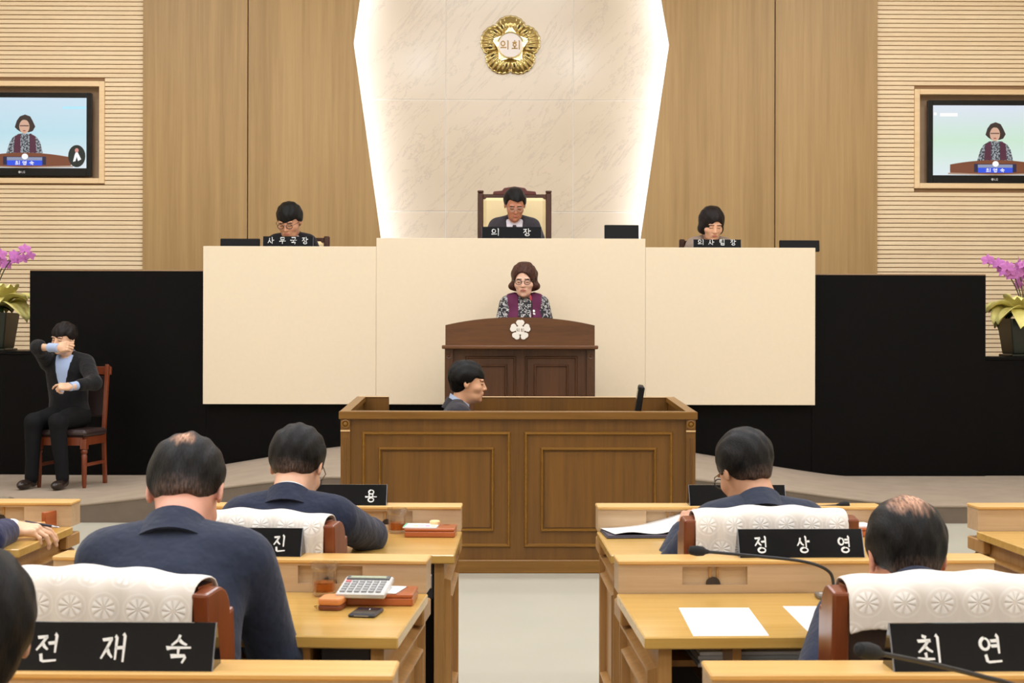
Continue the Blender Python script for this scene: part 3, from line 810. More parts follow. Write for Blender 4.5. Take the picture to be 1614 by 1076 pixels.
# side walls slope up to the back, with rails
bw = w * 1.0
for s in (-1, 1):
    m = MB()
    xo, xi = s * (bw - .005), s * (bw - .035)
    m.add([(xo, .05, 0), (xi, .05, 0), (xi, .05, ztb - .03), (xo, .05, ztb - .03), (xo, bd, 0), (xi, bd, 0), (xi, bd, zbk - .03), (xo, bd, zbk - .03)],
          [(0, 1, 2, 3), (4, 7, 6, 5), (0, 4, 5, 1), (3, 2, 6, 7), (0, 3, 7, 4), (1, 5, 6, 2)])
    m.build('side_board', M_BOO, bo)
    m = MB(); xo, xi = s * (bw + .006), s * (bw - .05)
    m.add([(xo, .03, ztb - .03), (xi, .03, ztb - .03), (xi, .03, ztb), (xo, .03, ztb), (xo, bd, zbk - .03), (xi, bd, zbk - .03), (xi, bd, zbk), (xo, bd, zbk)],
          [(0, 1, 2, 3), (4, 7, 6, 5), (0, 4, 5, 1), (3, 2, 6, 7), (0, 3, 7, 4), (1, 5, 6, 2)])
    m.build('side_rail', M_BOOH, bo)
MB().box(-w - .01, w + .01, -.02, .06, ztb - .045, ztb, .004).build('front_rail', M_BOOH, bo)
gx0 = at(613, 640, YBo + bd).x - bo.location.x; gx1 = at(748, 640, YBo + bd).x - bo.location.x
for a, b in ((-bw + .006, gx0), (gx1, bw - .006)):
    MB().box(a, b, bd - .02, bd + .015, 0, zbk - .006).build('back_board', M_BOO, bo)
    MB().box(a, b, bd - .025, bd + .02, zbk - .006, zbk, .002).build('back_rail', MATS['fillet_pale'], bo)
MB().box(.16, bw - .05, .06, .48, .62, .65).build('work_top', M_BOOH, bo)
# booth monitor, seen nearly edge-on
mo = at(1003, 640, YBo + .3)
t = empty('booth_monitor', (mo.x, YBo + .3, .65), R(-95), 'slim black monitor seen edge-on in the wooden booth', 'monitor')
M_SCR = mat('monitor_black', (9, 9, 10), 0.5, spec=.2)
hm = at(1003, 607, YBo + .3).z - .65
m = MB(); m.M = Matrix.Translation((0, 0, hm - .16)) @ Matrix.Rotation(R(-9), 4, 'X'); m.box(-.22, .22, -.012, .022, -.13, .16, .006); m.build('casing', M_SCR, t)
m = MB(); m.M = Matrix.Translation((0, 0, hm - .16)) @ Matrix.Rotation(R(-9), 4, 'X'); m.box(-.2, .2, -.0135, -.011, -.11, .14); m.build('screen', mat('monitor_screen', (30, 30, 34), 0.15), t)
MB().tube([(0, .03, .01), (0, .03, hm - .2)], .018, 10).build('stand_post', M_SCR, t)
MB().lathe([(0, 0), (.1, 0), (.1, .01), (.03, .018), (0, .018)], 24, (0, .03, 0)).build('stand_base', M_SCR, t, smooth=True)
# ================================================================== members' desks
M_TOP = wood('desk_top_oak', (188, 146, 70), (210, 170, 94), 'X', 40, 0.05, 0.22, coat=0.25, bump=0.015)
M_OAK = wood('desk_oak', (182, 152, 116), (206, 178, 142), 'X', 46, 0.04, 0.35, bump=0.03)
M_CAP = wood('desk_cap_oak', (204, 158, 88), (226, 184, 116), 'X', 40, 0.05, 0.3, bump=0.015)
M_SIDE = wood('desk_side_oak', (150, 108, 56), (180, 136, 80), 'Z', 46, 0.05, 0.35, bump=0.03)
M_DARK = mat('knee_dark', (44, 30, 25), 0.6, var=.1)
M_DEV = mat('terminal_black', (42, 44, 50), 0.35)
M_SILV = mat('terminal_silver', (168, 172, 178), 0.3, 0.7)
M_BTN = mat('terminal_button', (228, 230, 232), 0.4)
ZT, ZH, DD, HD = .642, .73, .555, .10
def desk(x_in, side, Y, rz, label, terminal=True):
    """x_in: the aisle end of the hutch face; side -1: desk extends to -X, +1: to +X"""
    W = 1.0
    cx = x_in + side * W / 2 * math.cos(rz)
    cy = Y + side * W / 2 * math.sin(rz)
    t = empty('member_desk', (cx, cy, 0), rz, label, 'desk', "members' desks in rows")
    w = W / 2; a = -side          # a: aisle direction in local x
    rc = a * .245                 # recess centre
    m = MB(); panel_hole(m, -w, w, ZT, ZH - .012, rc - .086, rc + .086, ZT + .022, ZH - .018, 0, .02)
    m.box(-w, w, .02, HD, ZT, ZH - .012); m.build('hutch', M_OAK, t)
    MB().box(-w - .002, w + .002, -.006, HD + .004, ZH - .012, ZH, .003).build('hutch_cap', M_CAP, t)
    MB().box(rc - .086, rc + .086, .014, .021, ZT + .022, ZH - .018).build('recess_board', M_OAK, t)
    for q in (-.014, .006): MB().box(rc + q, rc + q + .006, .008, .0142, ZT + .04, ZH - .02).build('recess_bar', M_SIDE, t)
    m = MB(); pts = [(rc - .003 + .019 * math.cos(R(180 * i / 12)), ZT + .0225 + .019 * math.sin(R(180 * i / 12))) for i in range(13)]
    m.prism(pts, .006, .0142); m.build('recess_hook', mat('hook_black', (48, 38, 34), 0.4), t)
    MB().box(-w - .004, w + .004, -DD, 0.0, ZT - .028, ZT, .003).build('table_top', M_TOP, t)
    for s in (-1, 1):
        xs_ = s * (w - .03)
        sp = MB().box(min(xs_ - s * .03, xs_), max(xs_ - s * .03, xs_), -DD + .02, HD, 0, ZT - .028).build('side_panel', M_SIDE, t)
        # raised mouldings on the outer face
        rot = Matrix.Translation((xs_, 0, 0)) @ Matrix.Rotation(R(90) * s, 4, 'Z')
        lo, hi = (-DD + .05, HD - .03)
        def fr(z0, z1, i0, i1, wd, dd):
            m = MB(); m.M = rot
            if s > 0: frame_poly(m, i0, i1, z0, z1, wd, 0, dd)
            else: frame_poly(m, -i1, -i0, z0, z1, wd, 0, dd)
            m.build('side_moulding', M_SIDE, sp)
        fr(.08, ZT - .08, lo, hi, .02, .02)
        fr(.14, ZT - .14, lo + .06, hi - .06, .018, .022)
        MB().box(min(xs_, xs_ + s * .03), max(xs_, xs_ + s * .03), -.05, HD, ZT - .075, ZT - .028, .004).build('corbel', M_SIDE, sp)
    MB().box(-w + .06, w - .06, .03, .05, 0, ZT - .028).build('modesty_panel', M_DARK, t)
    MB().box(-w + .06, w - .06, -.33, .03, .525, .54).build('under_shelf', M_SIDE, t)
    MB().box(-w + .035, w - .035, HD - .02, HD - .005, 0, ZT).build('front_panel', M_SIDE, t)
    dx = a * (w - .21)
    MB().box(dx - .01, dx + .01, -DD + .03, .03, .44, ZT - .028).build('divider', M_SIDE, t)
    if terminal:
        u0, u1 = sorted((a * (w - .175), a * (w - .062)))
        tm = MB().box(u0, u1, -DD + .03, -.1, .50, ZT - .03, .003).build('terminal', M_DEV, t)
        MB().box(u0 + .012, u1 - .006, -DD + .022, -DD + .032, .535, .578).build('terminal_plate', M_SILV, tm)
        for q in range(5): MB().box(u0 + .022 + q * .017, u0 + .032 + q * .017, -DD + .019, -DD + .023, .545, .550).build('terminal_button', M_BTN, tm)
        MB().box(u0 + .012, u1 - .006, -DD + .020, -DD + .024, .574, .578).build('terminal_lip', M_BTN, tm)
    return t
Y1, Y2, Y3 = 4.98, 3.775, 2.46
DK = {}
DK['L1'] = desk(at(726.5, 800, Y1).x, -1, Y1, R(-1.0), 'oak desk with a wooden box topped by stickered papers, bearing the 용 plate', True)
DK['R1'] = desk(at(942.5, 800, Y1).x, 1, Y1, R(.5), 'oak desk carrying a dark folder and curled white sheet', True)
DK['L2'] = desk(at(672, 885, 3.74).x, -1, 3.745, R(-4.2), 'oak desk carrying a calculator, tea glass and phone', True)
DK['R2'] = desk(at(975, 885, 3.74).x, 1, 3.745, R(1.6), 'oak desk with two loose white sheets on its top', False)
DK['L3'] = desk(at(619, 1062, Y3).x, -1, Y3, R(-1.5), 'oak desk behind the lace-covered chair, bearing the 전재숙 plate', True)
DK['R3'] = desk(at(1121, 1060, Y3).x, 1, Y3, R(.4), 'oak desk behind the studded leather chair, bearing the 최연 plate', False)
DK['L0'] = desk(at(113, 800, 5.1).x, -1, 5.1, R(-.5), 'oak desk on which a hand holds a pen', False)
DK['R0'] = desk(at(1541, 800, 5.0).x, 1, 5.0, R(2.0), 'bare oak desk across the side aisle past the balding man', False)

def on_desk(px, py, z=ZT):
    """point on the plane z that the photo shows at px, py"""
    d = CAM_M @ Vector(((px - CX) / FPX, -(py - CY) / FPX, -1.0))
    k = (z - CAM_H) / d.z
    return Vector((d.x * k, d.y * k, z))

# ---- name plates
M_PLATE = mat('plate_black', (9, 11, 17), 0.07, spec=0.3)
M_PLATEE = mat('plate_edge', (120, 126, 138), 0.25, .4)
M_LET = mat('plate_letter', (224, 226, 224), 0.4)
def nameplate(c, W, H, rz, text, label, us=None, gw=.042, gh=.6, depth=.07, gz=None):
    pm = M_PLATE if gz is None else mat('plate_satin', (8, 9, 13), .4, spec=.15)
    t = empty('name_plate', c, rz, label, 'name plate', 'black name plates')
    a = math.atan2(depth / 2 - .003, H)
    MB().prism([(-depth / 2, 0), (depth / 2, 0), (.003, H), (-.003, H)], -W / 2, W / 2, 'X').build('wedge', pm, t)
    for s in (-1, 1): MB().prism([(-depth / 2 - .0006, 0), (-depth / 2 + .004, 0), (.001, H + .0006), (-.0036, H + .0006)], s * W / 2 - .0008, s * W / 2 + .0008, 'X').build('edge_strip', M_PLATEE, t)
    n = len(text)
    if us is None: us = [(-.34 + .68 * i / (n - 1)) for i in range(n)] if n > 1 else [0]
    g_ = H * gh
    for u, ch in zip(us, text):
        m = MB(); m.M = Matrix.Translation((0, -depth / 2, 0)) @ Matrix.Rotation(-a, 4, 'X')
        glyph(m, ch, u * W - gw / 2, (H - g_) * .5 if gz is None else gz, gw, g_, -.0002, .12); m.build('letter', M_LET, t)
    return t
def plate_on(px, Y, side_px, W=.35, **k): pass
YP = lambda Yr: Yr + .05
def X_at(px, Y): return at(px, 850, Y).x
nameplate((X_at(340, 2.5) - .175, 2.515, ZH), .35, .078, R(-1.5), '전재숙', 'black name plate lettered 전재숙 by the lace-covered chair', [-.33, 0, .325])
nameplate((X_at(1405, 2.49) + .175, 2.51, ZH), .35, .078, R(1.0), '최연', 'black name plate lettered 최연 behind the studded leather chair', [-.31, .0])
nameplate((X_at(1260.5, 3.82), 3.825, ZH), .335, .072, R(1.5), '정상영', 'black name plate lettered 정상영 on an oak desk', [-.32, .02, .35], .036)
nameplate((X_at(477, 3.82) - .17, 3.845, ZH), .34, .072, R(-4), '진', 'black name plate ending in 진, half hidden by a navy sleeve', [.33], .036)
nameplate((X_at(610, 5.03) - .17, 5.035, ZH), .34, .070, R(-1), '용', 'black name plate ending in 용 in front of the booth', [.34], .04)
nameplate((X_at(1085, 5.03) + .17, 5.035, ZH), .34, .070, R(1), '', 'black name plate mostly hidden by the man with his desk folder')
ztw = zw - .03; ztc = zc - .03
nameplate((at(806.5, 365, YC + .12).x, YC + .13, ztc), .525, at(806, 357, YC + .1).z - ztc, 0, '의장', 'black name plate lettered 의장 on the cream counter', [-.27, .26], .070, .44, .03, .062)
nameplate((at(454, 380, YC + .12).x, YC + .13, ztw), .44, at(454, 372, YC + .1).z - ztw, 0, '사무국장', 'black name plate lettered 사무국장 before the bespectacled man', [-.34, -.11, .11, .34], .056, .46, .03, .060)
nameplate((at(1130.5, 384, YC + .12).x, YC + .13, ztw), .42, at(1130, 377, YC + .1).z - ztw, 0, '의사팀장', 'black name plate lettered 의사팀장 before the short-haired woman', [-.34, -.12, .11, .34], .052, .46, .03, .060)

# ---- dais monitors
def dais_monitor(pxa, pxb, pyt, Y, rz, tilt, label, zt):
    a, b = at(pxa, pyt, Y), at(pxb, pyt, Y)
    t = empty('desk_monitor', ((a.x + b.x) / 2, Y, zt), rz, label, 'monitor', 'monitors on the dais')
    wv = (b.x - a.x) / 2; H = max(a.z - zt, .1)
    m = MB(); m.M = Matrix.Translation((0, 0, .012)) @ Matrix.Rotation(R(tilt), 4, 'X'); m.box(-wv, wv, 0, .03, 0, H, .004); m.build('casing', M_SCR, t)
    m = MB(); m.M = Matrix.Translation((0, 0, .012)) @ Matrix.Rotation(R(tilt), 4, 'X'); m.box(-wv + .015, wv - .015, .029, .032, .015, H - .015); m.build('screen', MATS['monitor_screen'], t)
    MB().box(-.09, .09, -.05, .12, 0, .014, .003).build('stand_base', M_SCR, t)
    MB().box(-.03, .03, .03, .05, .012, H * .7).build('stand_post', M_SCR, t)
    return t
dais_monitor(953, 1007, 356, YC + .2, 0, -6, 'black monitor standing to the side of the chairman', ztc)
dais_monitor(347, 409, 384, YC + .2, 0, -6, 'low black monitor near the bespectacled man, only its top rim visible', ztw)
dais_monitor(1229, 1292, 389.5, YC + .2, R(0), -6, 'black monitor at the end of the counter near the short-haired woman', ztw)

# ---- chairs with lace covers
M_CHW = wood('chair_wood', (104, 48, 22), (132, 66, 32), 'Z', 40, 0.06, 0.28, coat=.2, bump=.01)
M_LEA = mat('dark_leather', (48, 34, 32), 0.38, bump=.25, bscale=160, var=.1)
def lace():
    m = bpy.data.materials.new('lace_cover'); m.use_nodes = True; nt = m.node_tree; b = nt.nodes['Principled BSDF']
    tc = nt.nodes.new('ShaderNodeTexCoord'); sp = nt.nodes.new('ShaderNodeSeparateXYZ'); nt.links.new(tc.outputs['Object'], sp.inputs[0])
    def M2(op, a, c=None, val=None):
        n = nt.nodes.new('ShaderNodeMath'); n.operation = op; nt.links.new(a, n.inputs[0])
        if c is not None: nt.links.new(c, n.inputs[1])
        if val is not None: n.inputs[1].default_value = val
        return n.outputs[0]
    u = M2('MULTIPLY', sp.outputs['X'], val=1 / .072); v = M2('MULTIPLY', sp.outputs['Z'], val=1 / .064)
    row = M2('FLOOR', v); half = M2('MULTIPLY', row, val=.5); u2 = M2('ADD', u, half)
    fu = M2('SUBTRACT', M2('FRACT', u2), val=.5); fv = M2('SUBTRACT', M2('FRACT', v), val=.5)
    ang = M2('ARCTAN2', fv, fu); rad = M2('SQRT', M2('ADD', M2('MULTIPLY', fu, fu), M2('MULTIPLY', fv, fv)))
    pet = M2('POWER', M2('ABSOLUTE', M2('COSINE', M2('MULTIPLY', ang, val=4.5))), val=.7)
    ring = M2('MULTIPLY', M2('GREATER_THAN', rad, val=.07), M2('LESS_THAN', rad, val=.32))
    halo = M2('MULTIPLY', M2('GREATER_THAN', rad, val=.40), M2('LESS_THAN', rad, val=.46))
    h = M2('ADD', M2('MULTIPLY', pet, ring), M2('MULTIPLY', halo, val=.4))
    bp = nt.nodes.new('ShaderNodeBump'); bp.inputs['Strength'].default_value = .55; bp.inputs['Distance'].default_value = .003
    nt.links.new(h, bp.inputs['Height']); nt.links.new(bp.outputs['Normal'], b.inputs['Normal'])
    r = nt.nodes.new('ShaderNodeValToRGB'); r.color_ramp.elements[0].color = (*lin((222, 215, 206)), 1); r.color_ramp.elements[1].color = (*lin((240, 237, 232)), 1)
    nt.links.new(h, r.inputs['Fac']); nt.links.new(r.outputs['Color'], b.inputs['Base Color']); b.inputs['Roughness'].default_value = .85
    b.inputs['Specular IOR Level'].default_value = .2
    return m
M_LACE = lace()
M_STUD = mat('brass_stud', (190, 176, 150), .25, .9)
def council_chair(x, y, rz, zt, label, seat=.35, drop=.15, front=.10):
    t = empty('council_chair', (x, y, 0), rz, label, 'chair', "members' chairs")
    W = .245
    yb = -.19                                   # front face of the backrest at the seat
    def by(z): return yb - .045 * (z - seat) / (zt - seat)
    for s in (-1, 1):
        n = 8; prof = [(by(seat - .12) + .01, seat - .12), (by(zt - .05) + .02, zt - .05)]
        for i in range(n + 1):
            a = R(90 * i / n); prof.append((by(zt) - .035 + .045 * math.cos(a), zt - .055 + .05 * math.sin(a)))
        prof += [(by(zt) - .085, zt - .012), (by(seat) - .085, seat - .12)]
        MB().prism(prof, min(s * W, s * (W - .034)), max(s * W, s * (W - .034)), 'X').build('back_post', M_CHW, t, bevel=.006)
    P = []; nu = 12
    m = MB()
    def topz(x_): return zt - .006 + .016 * (1 - (x_ / W) ** 2)
    xs_ = [-(W - .034) + 2 * (W - .034) * i / nu for i in range(nu + 1)]
    for x_ in xs_:
        bow = .012 * (1 - (x_ / W) ** 2)
        P.append([(x_, by(seat) + .015, seat), (x_, by(zt) + .012, zt - .05), (x_, by(zt) - .005, topz(x_)), (x_, by(zt) - .06, topz(x_)), (x_, by(zt) - .072 - bow, zt - .06), (x_, by(seat) - .072 - bow, seat - .02), (x_, by(seat) + .015, seat)])
    m.grid(P); m.build('back_pad', M_LEA, t, smooth=True)
    MB().box(-W + .034, W - .034, by(zt) - .055, by(zt) - .0, zt - .04, zt - .004).build('top_rail', M_CHW, t)
    m = MB()
    for i in range(26):
        x_ = -(W - .045) + 2 * (W - .045) * i / 25; z_ = zt - .07 + .014 * (1 - (x_ / W) ** 2)
        bow = .012 * (1 - (x_ / W) ** 2); m.ball((x_, by(z_) - .073 - bow, z_), .004, 6, 4)
    for s in (-1, 1):
        for i in range(24):
            z_ = zt - .08 - i * .014; m.ball((s * (W - .045), by(z_) - .075, z_), .004, 6, 4)
    tag(m.build('studs', M_STUD, t), kind='stuff')
    # lace cover: front drop, over the top, rear drop with scalloped hem
    P = []; nx = 60; Wc = W - .03
    for i in range(nx + 1):
        u = i / nx; x_ = -Wc + 2 * Wc * u; bow = .012 * (1 - (x_ / W) ** 2); wv = .003 * math.sin(u * 37) + .002 * math.sin(u * 71 + 1)
        tz = topz(x_) + .008 + .003 * math.sin(u * 21)
        sc = .004 * abs(math.sin(u * math.pi * 26)) + .003 * math.sin(u * 9)
        rear = by(zt) - .082 - bow
        P.append([(x_, by(zt) + .028 + wv, tz - front), (x_, by(zt) + .024 + wv, tz - .03), (x_, by(zt) + .006, tz - .004), (x_, by(zt) - .02, tz + .002), (x_, by(zt) - .05, tz + .001), (x_, rear + .012, tz - .008), (x_, rear - .002 - wv, tz - .03),
                  (x_, rear - .003 - wv, tz - drop * .5), (x_, rear - .004 - wv, tz - drop * .8), (x_, rear - .006 - wv, tz - drop + sc)])
    m = MB(); m.grid(P); m.build('lace_cover', M_LACE, t, smooth='all', solid=.004, subsurf=1)
    m = MB(); m.grid([[(a * .235, b - .02, seat - .09 + (.09 if k else 0) + (.012 * (1 - a * a) if k else 0)) for k in (0, 1)] for a, b in
         [(-1, -.16), (-1, .2), (-.9, .23), (.9, .23), (1, .2), (1, -.16), (-1, -.16)]])
    m = MB(); m.box(-.235, .235, -.18, .22, seat - .07, seat + .01, .02); m.build('seat', M_LEA, t, smooth=True)
    MB().lathe([(0, .08), (.03, .08), (.03, seat - .1), (.07, seat - .07), (0, seat - .07)], 16).build('column', MATS['black_metal'], t)
    for k in range(5):
        a = R(72 * k + 18)
        l = MB().tube([(0, 0, .1), (.26 * math.cos(a), .26 * math.sin(a), .065)], [.028, .018], 8).build('leg', M_CHW, t, smooth=True)
        m = MB(); m.M = Matrix.Translation((.26 * math.cos(a), .26 * math.sin(a), .028)) @ Matrix.Rotation(a, 4, 'Z') @ Matrix.Rotation(R(90), 4, 'X'); m.lathe([(0, -.015), (.028, -.015), (.028, .015), (0, .015)], 14); m.build('caster', MATS['black_metal'], l)
    return t
CH = {}
CH['L2'] = council_chair(-.675, 3.02, R(-17), .845, 'wooden chair under a lace cover of the man seated by the calculator', drop=.175)
CH['L1'] = council_chair(-.60, 4.24, R(-14), .815, 'wooden chair with lace cover, partly behind the 진 name plate', seat=.31)
CH['R1'] = council_chair(.745, 4.25, R(3), .825, 'wooden chair with lace cover behind the 정상영 name plate', seat=.29)
CH['R2'] = council_chair(.885, 3.08, R(2), .83, 'studded dark leather chair with lace cover of the balding man', drop=.10, seat=.27)
# seats of the members at the edge of view
CH['L3'] = council_chair(-.70, 1.66, R(0), .82, 'wooden chair with lace cover at the 전재숙 desk', seat=.29)
CH['L0'] = council_chair(-2.03, 4.22, R(-10), .82, 'wooden chair with lace cover at the desk where the pen is held', seat=.29)

# ---- gooseneck microphones
M_MIC = mat('mic_black', (30, 30, 32), .5)
def goose(pts, label, head_len=.05, base=None, r=.0042):
    b0 = Vector(pts[0])
    t = empty('desk_microphone', b0, 0, label, 'microphone', 'gooseneck microphones on the desks')
    L = [Vector(p) - b0 for p in pts]
    # smooth path (Catmull-Rom)
    S = []
    Q = [L[0]] + L + [L[-1]]
    for i in range(1, len(Q) - 2):
        for k in range(8):
            u = k / 8; p0, p1, p2, p3 = Q[i - 1], Q[i], Q[i + 1], Q[i + 2]
            S.append(.5 * ((2 * p1) + (p2 - p0) * u + (2 * p0 - 5 * p1 + 4 * p2 - p3) * u * u + (3 * p1 - p0 - 3 * p2 + p3) * u ** 3))
    S.append(L[-1])
    MB().box(-.045, .035, -.028, .028, 0, .012, .003).build('base_plate', mat('mic_base_grey', (112, 106, 98), .4), t)
    MB().box(-.04, -.015, -.02, -.004, .012, .015).build('talk_button', mat('mic_button', (188, 184, 176), .4), t)
    MB().tube(S, [r] * len(S), 8).build('gooseneck', M_MIC, t, smooth=True)
    dr = (S[-1] - S[-3]).normalized(); e = S[-1]
    MB().tube([e - dr * .008, e, e + dr * .006, e + dr * head_len * .5, e + dr * head_len * .9, e + dr * head_len], [.005, .007, .0115, .0135, .011, .005], 12).build('foam_head', mat('mic_foam', (26, 26, 27), .9, bump=.3, bscale=400), t, smooth=True)
    return t
b0 = on_desk(1314, 942)
goose([b0, b0 + Vector((.0, 0, .03)), at(1306, 900, b0.y), at(1268, 885, b0.y - .02), at(1190, 876, b0.y - .05), at(1112, 869, b0.y - .08)], 'gooseneck microphone with a long black neck beside the two sheets', .045)
b0 = on_desk(1640, 1110)
b0 = Vector((b0.x, 2.33, ZT))
goose([b0, b0 + Vector((.0, 0, .03)), at(1612, 1085, 2.32), at(1545, 1065, 2.28), at(1460, 1044, 2.22), at(1385, 1029, 2.16)], 'gooseneck microphone leaning towards the 최연 name plate', .05)
b0 = on_desk(1215, 836)
goose([b0, b0 + Vector((.0, 0, .03)), at(1222, 806, b0.y), at(1250, 799, b0.y), at(1290, 798, b0.y), at(1322, 796, b0.y)], 'gooseneck microphone reaching past the shoulder of the man with the folder', .038)
b0 = on_desk(462, 836)
goose([b0, b0 + Vector((.0, 0, .03)), at(455, 805, b0.y), at(430, 797, b0.y), at(400, 794, b0.y), at(378, 793, b0.y)], 'gooseneck microphone reaching past the shoulder beside the 용 name plate', .038)
# ================================================================== small things
M_GLASS = bpy.data.materials.new('clear_glass'); M_GLASS.use_nodes = True
_b = M_GLASS.node_tree.nodes['Principled BSDF']; _b.inputs['Transmission Weight'].default_value = 1; _b.inputs['Roughness'].default_value = .02; _b.inputs['IOR'].default_value = 1.45; _b.inputs['Alpha'].default_value = .35
M_TEA = bpy.data.materials.new('barley_tea'); M_TEA.use_nodes = True
_b = M_TEA.node_tree.nodes['Principled BSDF']; _b.inputs['Transmission Weight'].default_value = .85; _b.inputs['Base Color'].default_value = (*lin((226, 138, 52)), 1); _b.inputs['Roughness'].default_value = .05; _b.inputs['IOR'].default_value = 1.33
M_PAPER = mat('white_paper', (245, 245, 243), .7)
def tea_glass(px, py, label, h=.088, level=.42):
    c = on_desk(px, py)
    t = empty('tea_glass', c, R(11), label, 'glass', 'glasses of tea on the desks')
    MB().lathe([(0, 0), (.026, 0), (.030, .004), (.031, h * .70), (.029, h * .74), (.034, h * .80), (.0355, h * .90), (.034, h), (.032, h), (.033, h * .9), (.0315, h * .81), (.0265, h * .74), (.028, h * .68), (.027, .012), (0, .010)], 20, facet=.05).build('tumbler', M_GLASS, t, smooth=True)
    MB().lathe([(0, .0105), (.0262, .0125), (.0268, h * level), (0, h * level)], 20, facet=.05).build('tea', M_TEA, t, smooth=True)
    return t
tea_glass(511, 939, 'cut glass of tea beside the calculator')
tea_glass(625.5, 840, 'cut glass of tea next to the box of papers')
tea_glass(1302, 833, 'cut glass half hidden behind the 정상영 name plate', level=.3)
tea_glass(7, 822, 'glass of tea beside the hand with the pen', level=.5)

M_BOX = wood('box_wood', (150, 76, 36), (182, 98, 52), 'X', 40, .05, .3, coat=.2)
def desk_box(px, py, rz, label, w=.085, d=.062, h=.03):
    c = on_desk(px, py)
    t = empty('wooden_box', (c.x, c.y + d, c.z), rz, label, 'box', 'wooden boxes on the desks')
    MB().box(-w, w, -d, d, 0, h - .010, .003).build('body', M_BOX, t)
    MB().box(-w, w, -d, d, h - .009, h, .002).build('lid', M_BOX, t)
    m = MB(); pts = [(.012 * math.cos(R(30 * i)), .006 * math.sin(R(30 * i))) for i in range(12)]
    m.prism([(a + w - .035, b + d - .02) for a, b in pts], h, h + .0006, 'Z'); m.build('lid_mark', mat('box_mark', (120, 56, 26), .5), t)
    return t
bx2 = desk_box(599, 955, R(-3), 'brown wooden stationery box under the calculator')
bx1 = desk_box(678, 847, R(-2), 'brown wooden box under the stickered papers in front of the booth')
bx3 = desk_box(1352, 846, R(1), 'brown wooden box with papers, past the 정상영 name plate')

# calculator leaning on the box
c = bx2.location
t = empty('calculator', (c.x - .040, c.y - .025, c.z + .034), R(-6), 'silver desk calculator lying on the wooden box', 'calculator')
t.rotation_euler = (R(9), 0, R(-6))
MB().box(-.062, .062, -.068, .066, 0, .014, .003).build('body', mat('calc_silver', (206, 206, 202), .35, .2), t)
MB().box(-.055, .055, .036, .060, .0135, .018, .001).build('display_hood', mat('calc_dark', (84, 84, 82), .4), t)
MB().box(-.046, .046, .040, .055, .0175, .0188).build('display', mat('calc_lcd', (168, 176, 150), .2), t)
for r_ in range(5):
    for q in range(6):
        mm_ = mat('calc_key_pink', (206, 110, 112), .5) if (r_ == 4 and q == 0) else mat('calc_key', (150, 150, 150) , .5)
        MB().box(-.053 + q * .018, -.040 + q * .018, -.060 + r_ * .0185, -.048 + r_ * .0185, .0135, .018, .001).build('key', mm_, t)
# note paper on the box by the calculator
t = MB().box(-.02, .02, -.05, .05, 0, .002).build('note_pad', M_PAPER, loc=(c.x + .030, c.y - .012, c.z + .0312), rot=(0, 0, R(-12)))
tag(t, 'narrow white note pad beside the calculator', 'note pad')
# phone
p = on_desk(577, 968)
t = empty('smartphone', p, R(-10), 'dark smartphone lying flat on the desk in front of the calculator', 'phone')
MB().box(-.033, .033, -.045, .045, 0, .009, .003).build('case', mat('phone_case', (52, 54, 62), .35), t)
MB().box(-.029, .029, -.041, .041, .0088, .0096).build('screen', mat('phone_screen', (40, 42, 50), .08), t)
MB().box(-.018, .018, -.0456, -.044, .003, .006).build('port', mat('phone_metal', (150, 152, 158), .3, .8), t)
MB().box(.004, .006, .012, .022, .0095, .0099).build('icon', M_PAPER, t)
# tan leather case
p = on_desk(522, 962)
t = empty('leather_case', (p.x, p.y + .03, p.z), R(-8), 'small tan leather case standing beside the tea glass', 'case')
pts = [(.03 * math.cos(R(a)) * (1 if abs(math.cos(R(a))) < .9 else 1), .0) for a in (0,)]
def rrect(w, h, r, n=5):
    P = []
    for cx2, cz2, a0 in ((w - r, h - r, 0), (-w + r, h - r, 90), (-w + r, -h + r, 180), (w - r, -h + r, 270)):
        for i in range(n + 1): a = R(a0 + 90 * i / n); P.append((cx2 + r * math.cos(a), cz2 + r * math.sin(a)))
    return P
M_TAN = mat('tan_leather', (212, 136, 76), .45, bump=.15, bscale=120, var=.08)
MB().prism([(a, b) for a, b in rrect(.030, .036, .014)], 0, .012, 'Z').build('lower_shell', mat('case_side', (120, 62, 34), .5), t, bevel=.003)
MB().prism([(a, b) for a, b in rrect(.030, .036, .014)], .0125, .030, 'Z').build('upper_shell', M_TAN, t, bevel=.005)
MB().tube([(-.031, -.03, .012), (-.036, -.034, .010), (-.031, -.036, .006)], .0025, 6).build('zip_pull', mat('zip_gold', (190, 160, 90), .3, .8), t)
# papers with stickers on the front-left box
c = bx1.location
t = MB().box(-.062, .052, -.055, .045, 0, .004).build('sticker_sheet', M_PAPER, loc=(c.x - .028, c.y, c.z + .0305), rot=(0, 0, R(-4))); tag(t, 'white sheet with coloured sticky notes on a wooden box', 'paper')
for x_, y_, col, nm in ((-.02, -.03, (250, 226, 90), 'yellow'), (.0, -.03, (255, 150, 150), 'pink'), (.02, -.028, (246, 90, 160), 'magenta'), (.04, -.03, (255, 170, 90), 'orange')):
    MB().box(x_ - .008, x_ + .008, y_ - .008, y_ + .008, .004, .005).build('sticky_note', mat('note_' + nm, col, .7), t)
MB().box(-.062, -.056, -.055, .045, .004, .0048).build('green_edge', mat('note_green', (90, 180, 130), .7), t)
t = MB().lathe([(0, 0), (.016, 0), (.018, .004), (.018, .010), (.014, .013), (0, .013)], 18).build('eraser', mat('eraser_peach', (246, 206, 150), .6), loc=(c.x + .012, c.y + .022, c.z + .0348), smooth=True); tag(t, 'round peach coloured case on the sticker sheet', 'case')
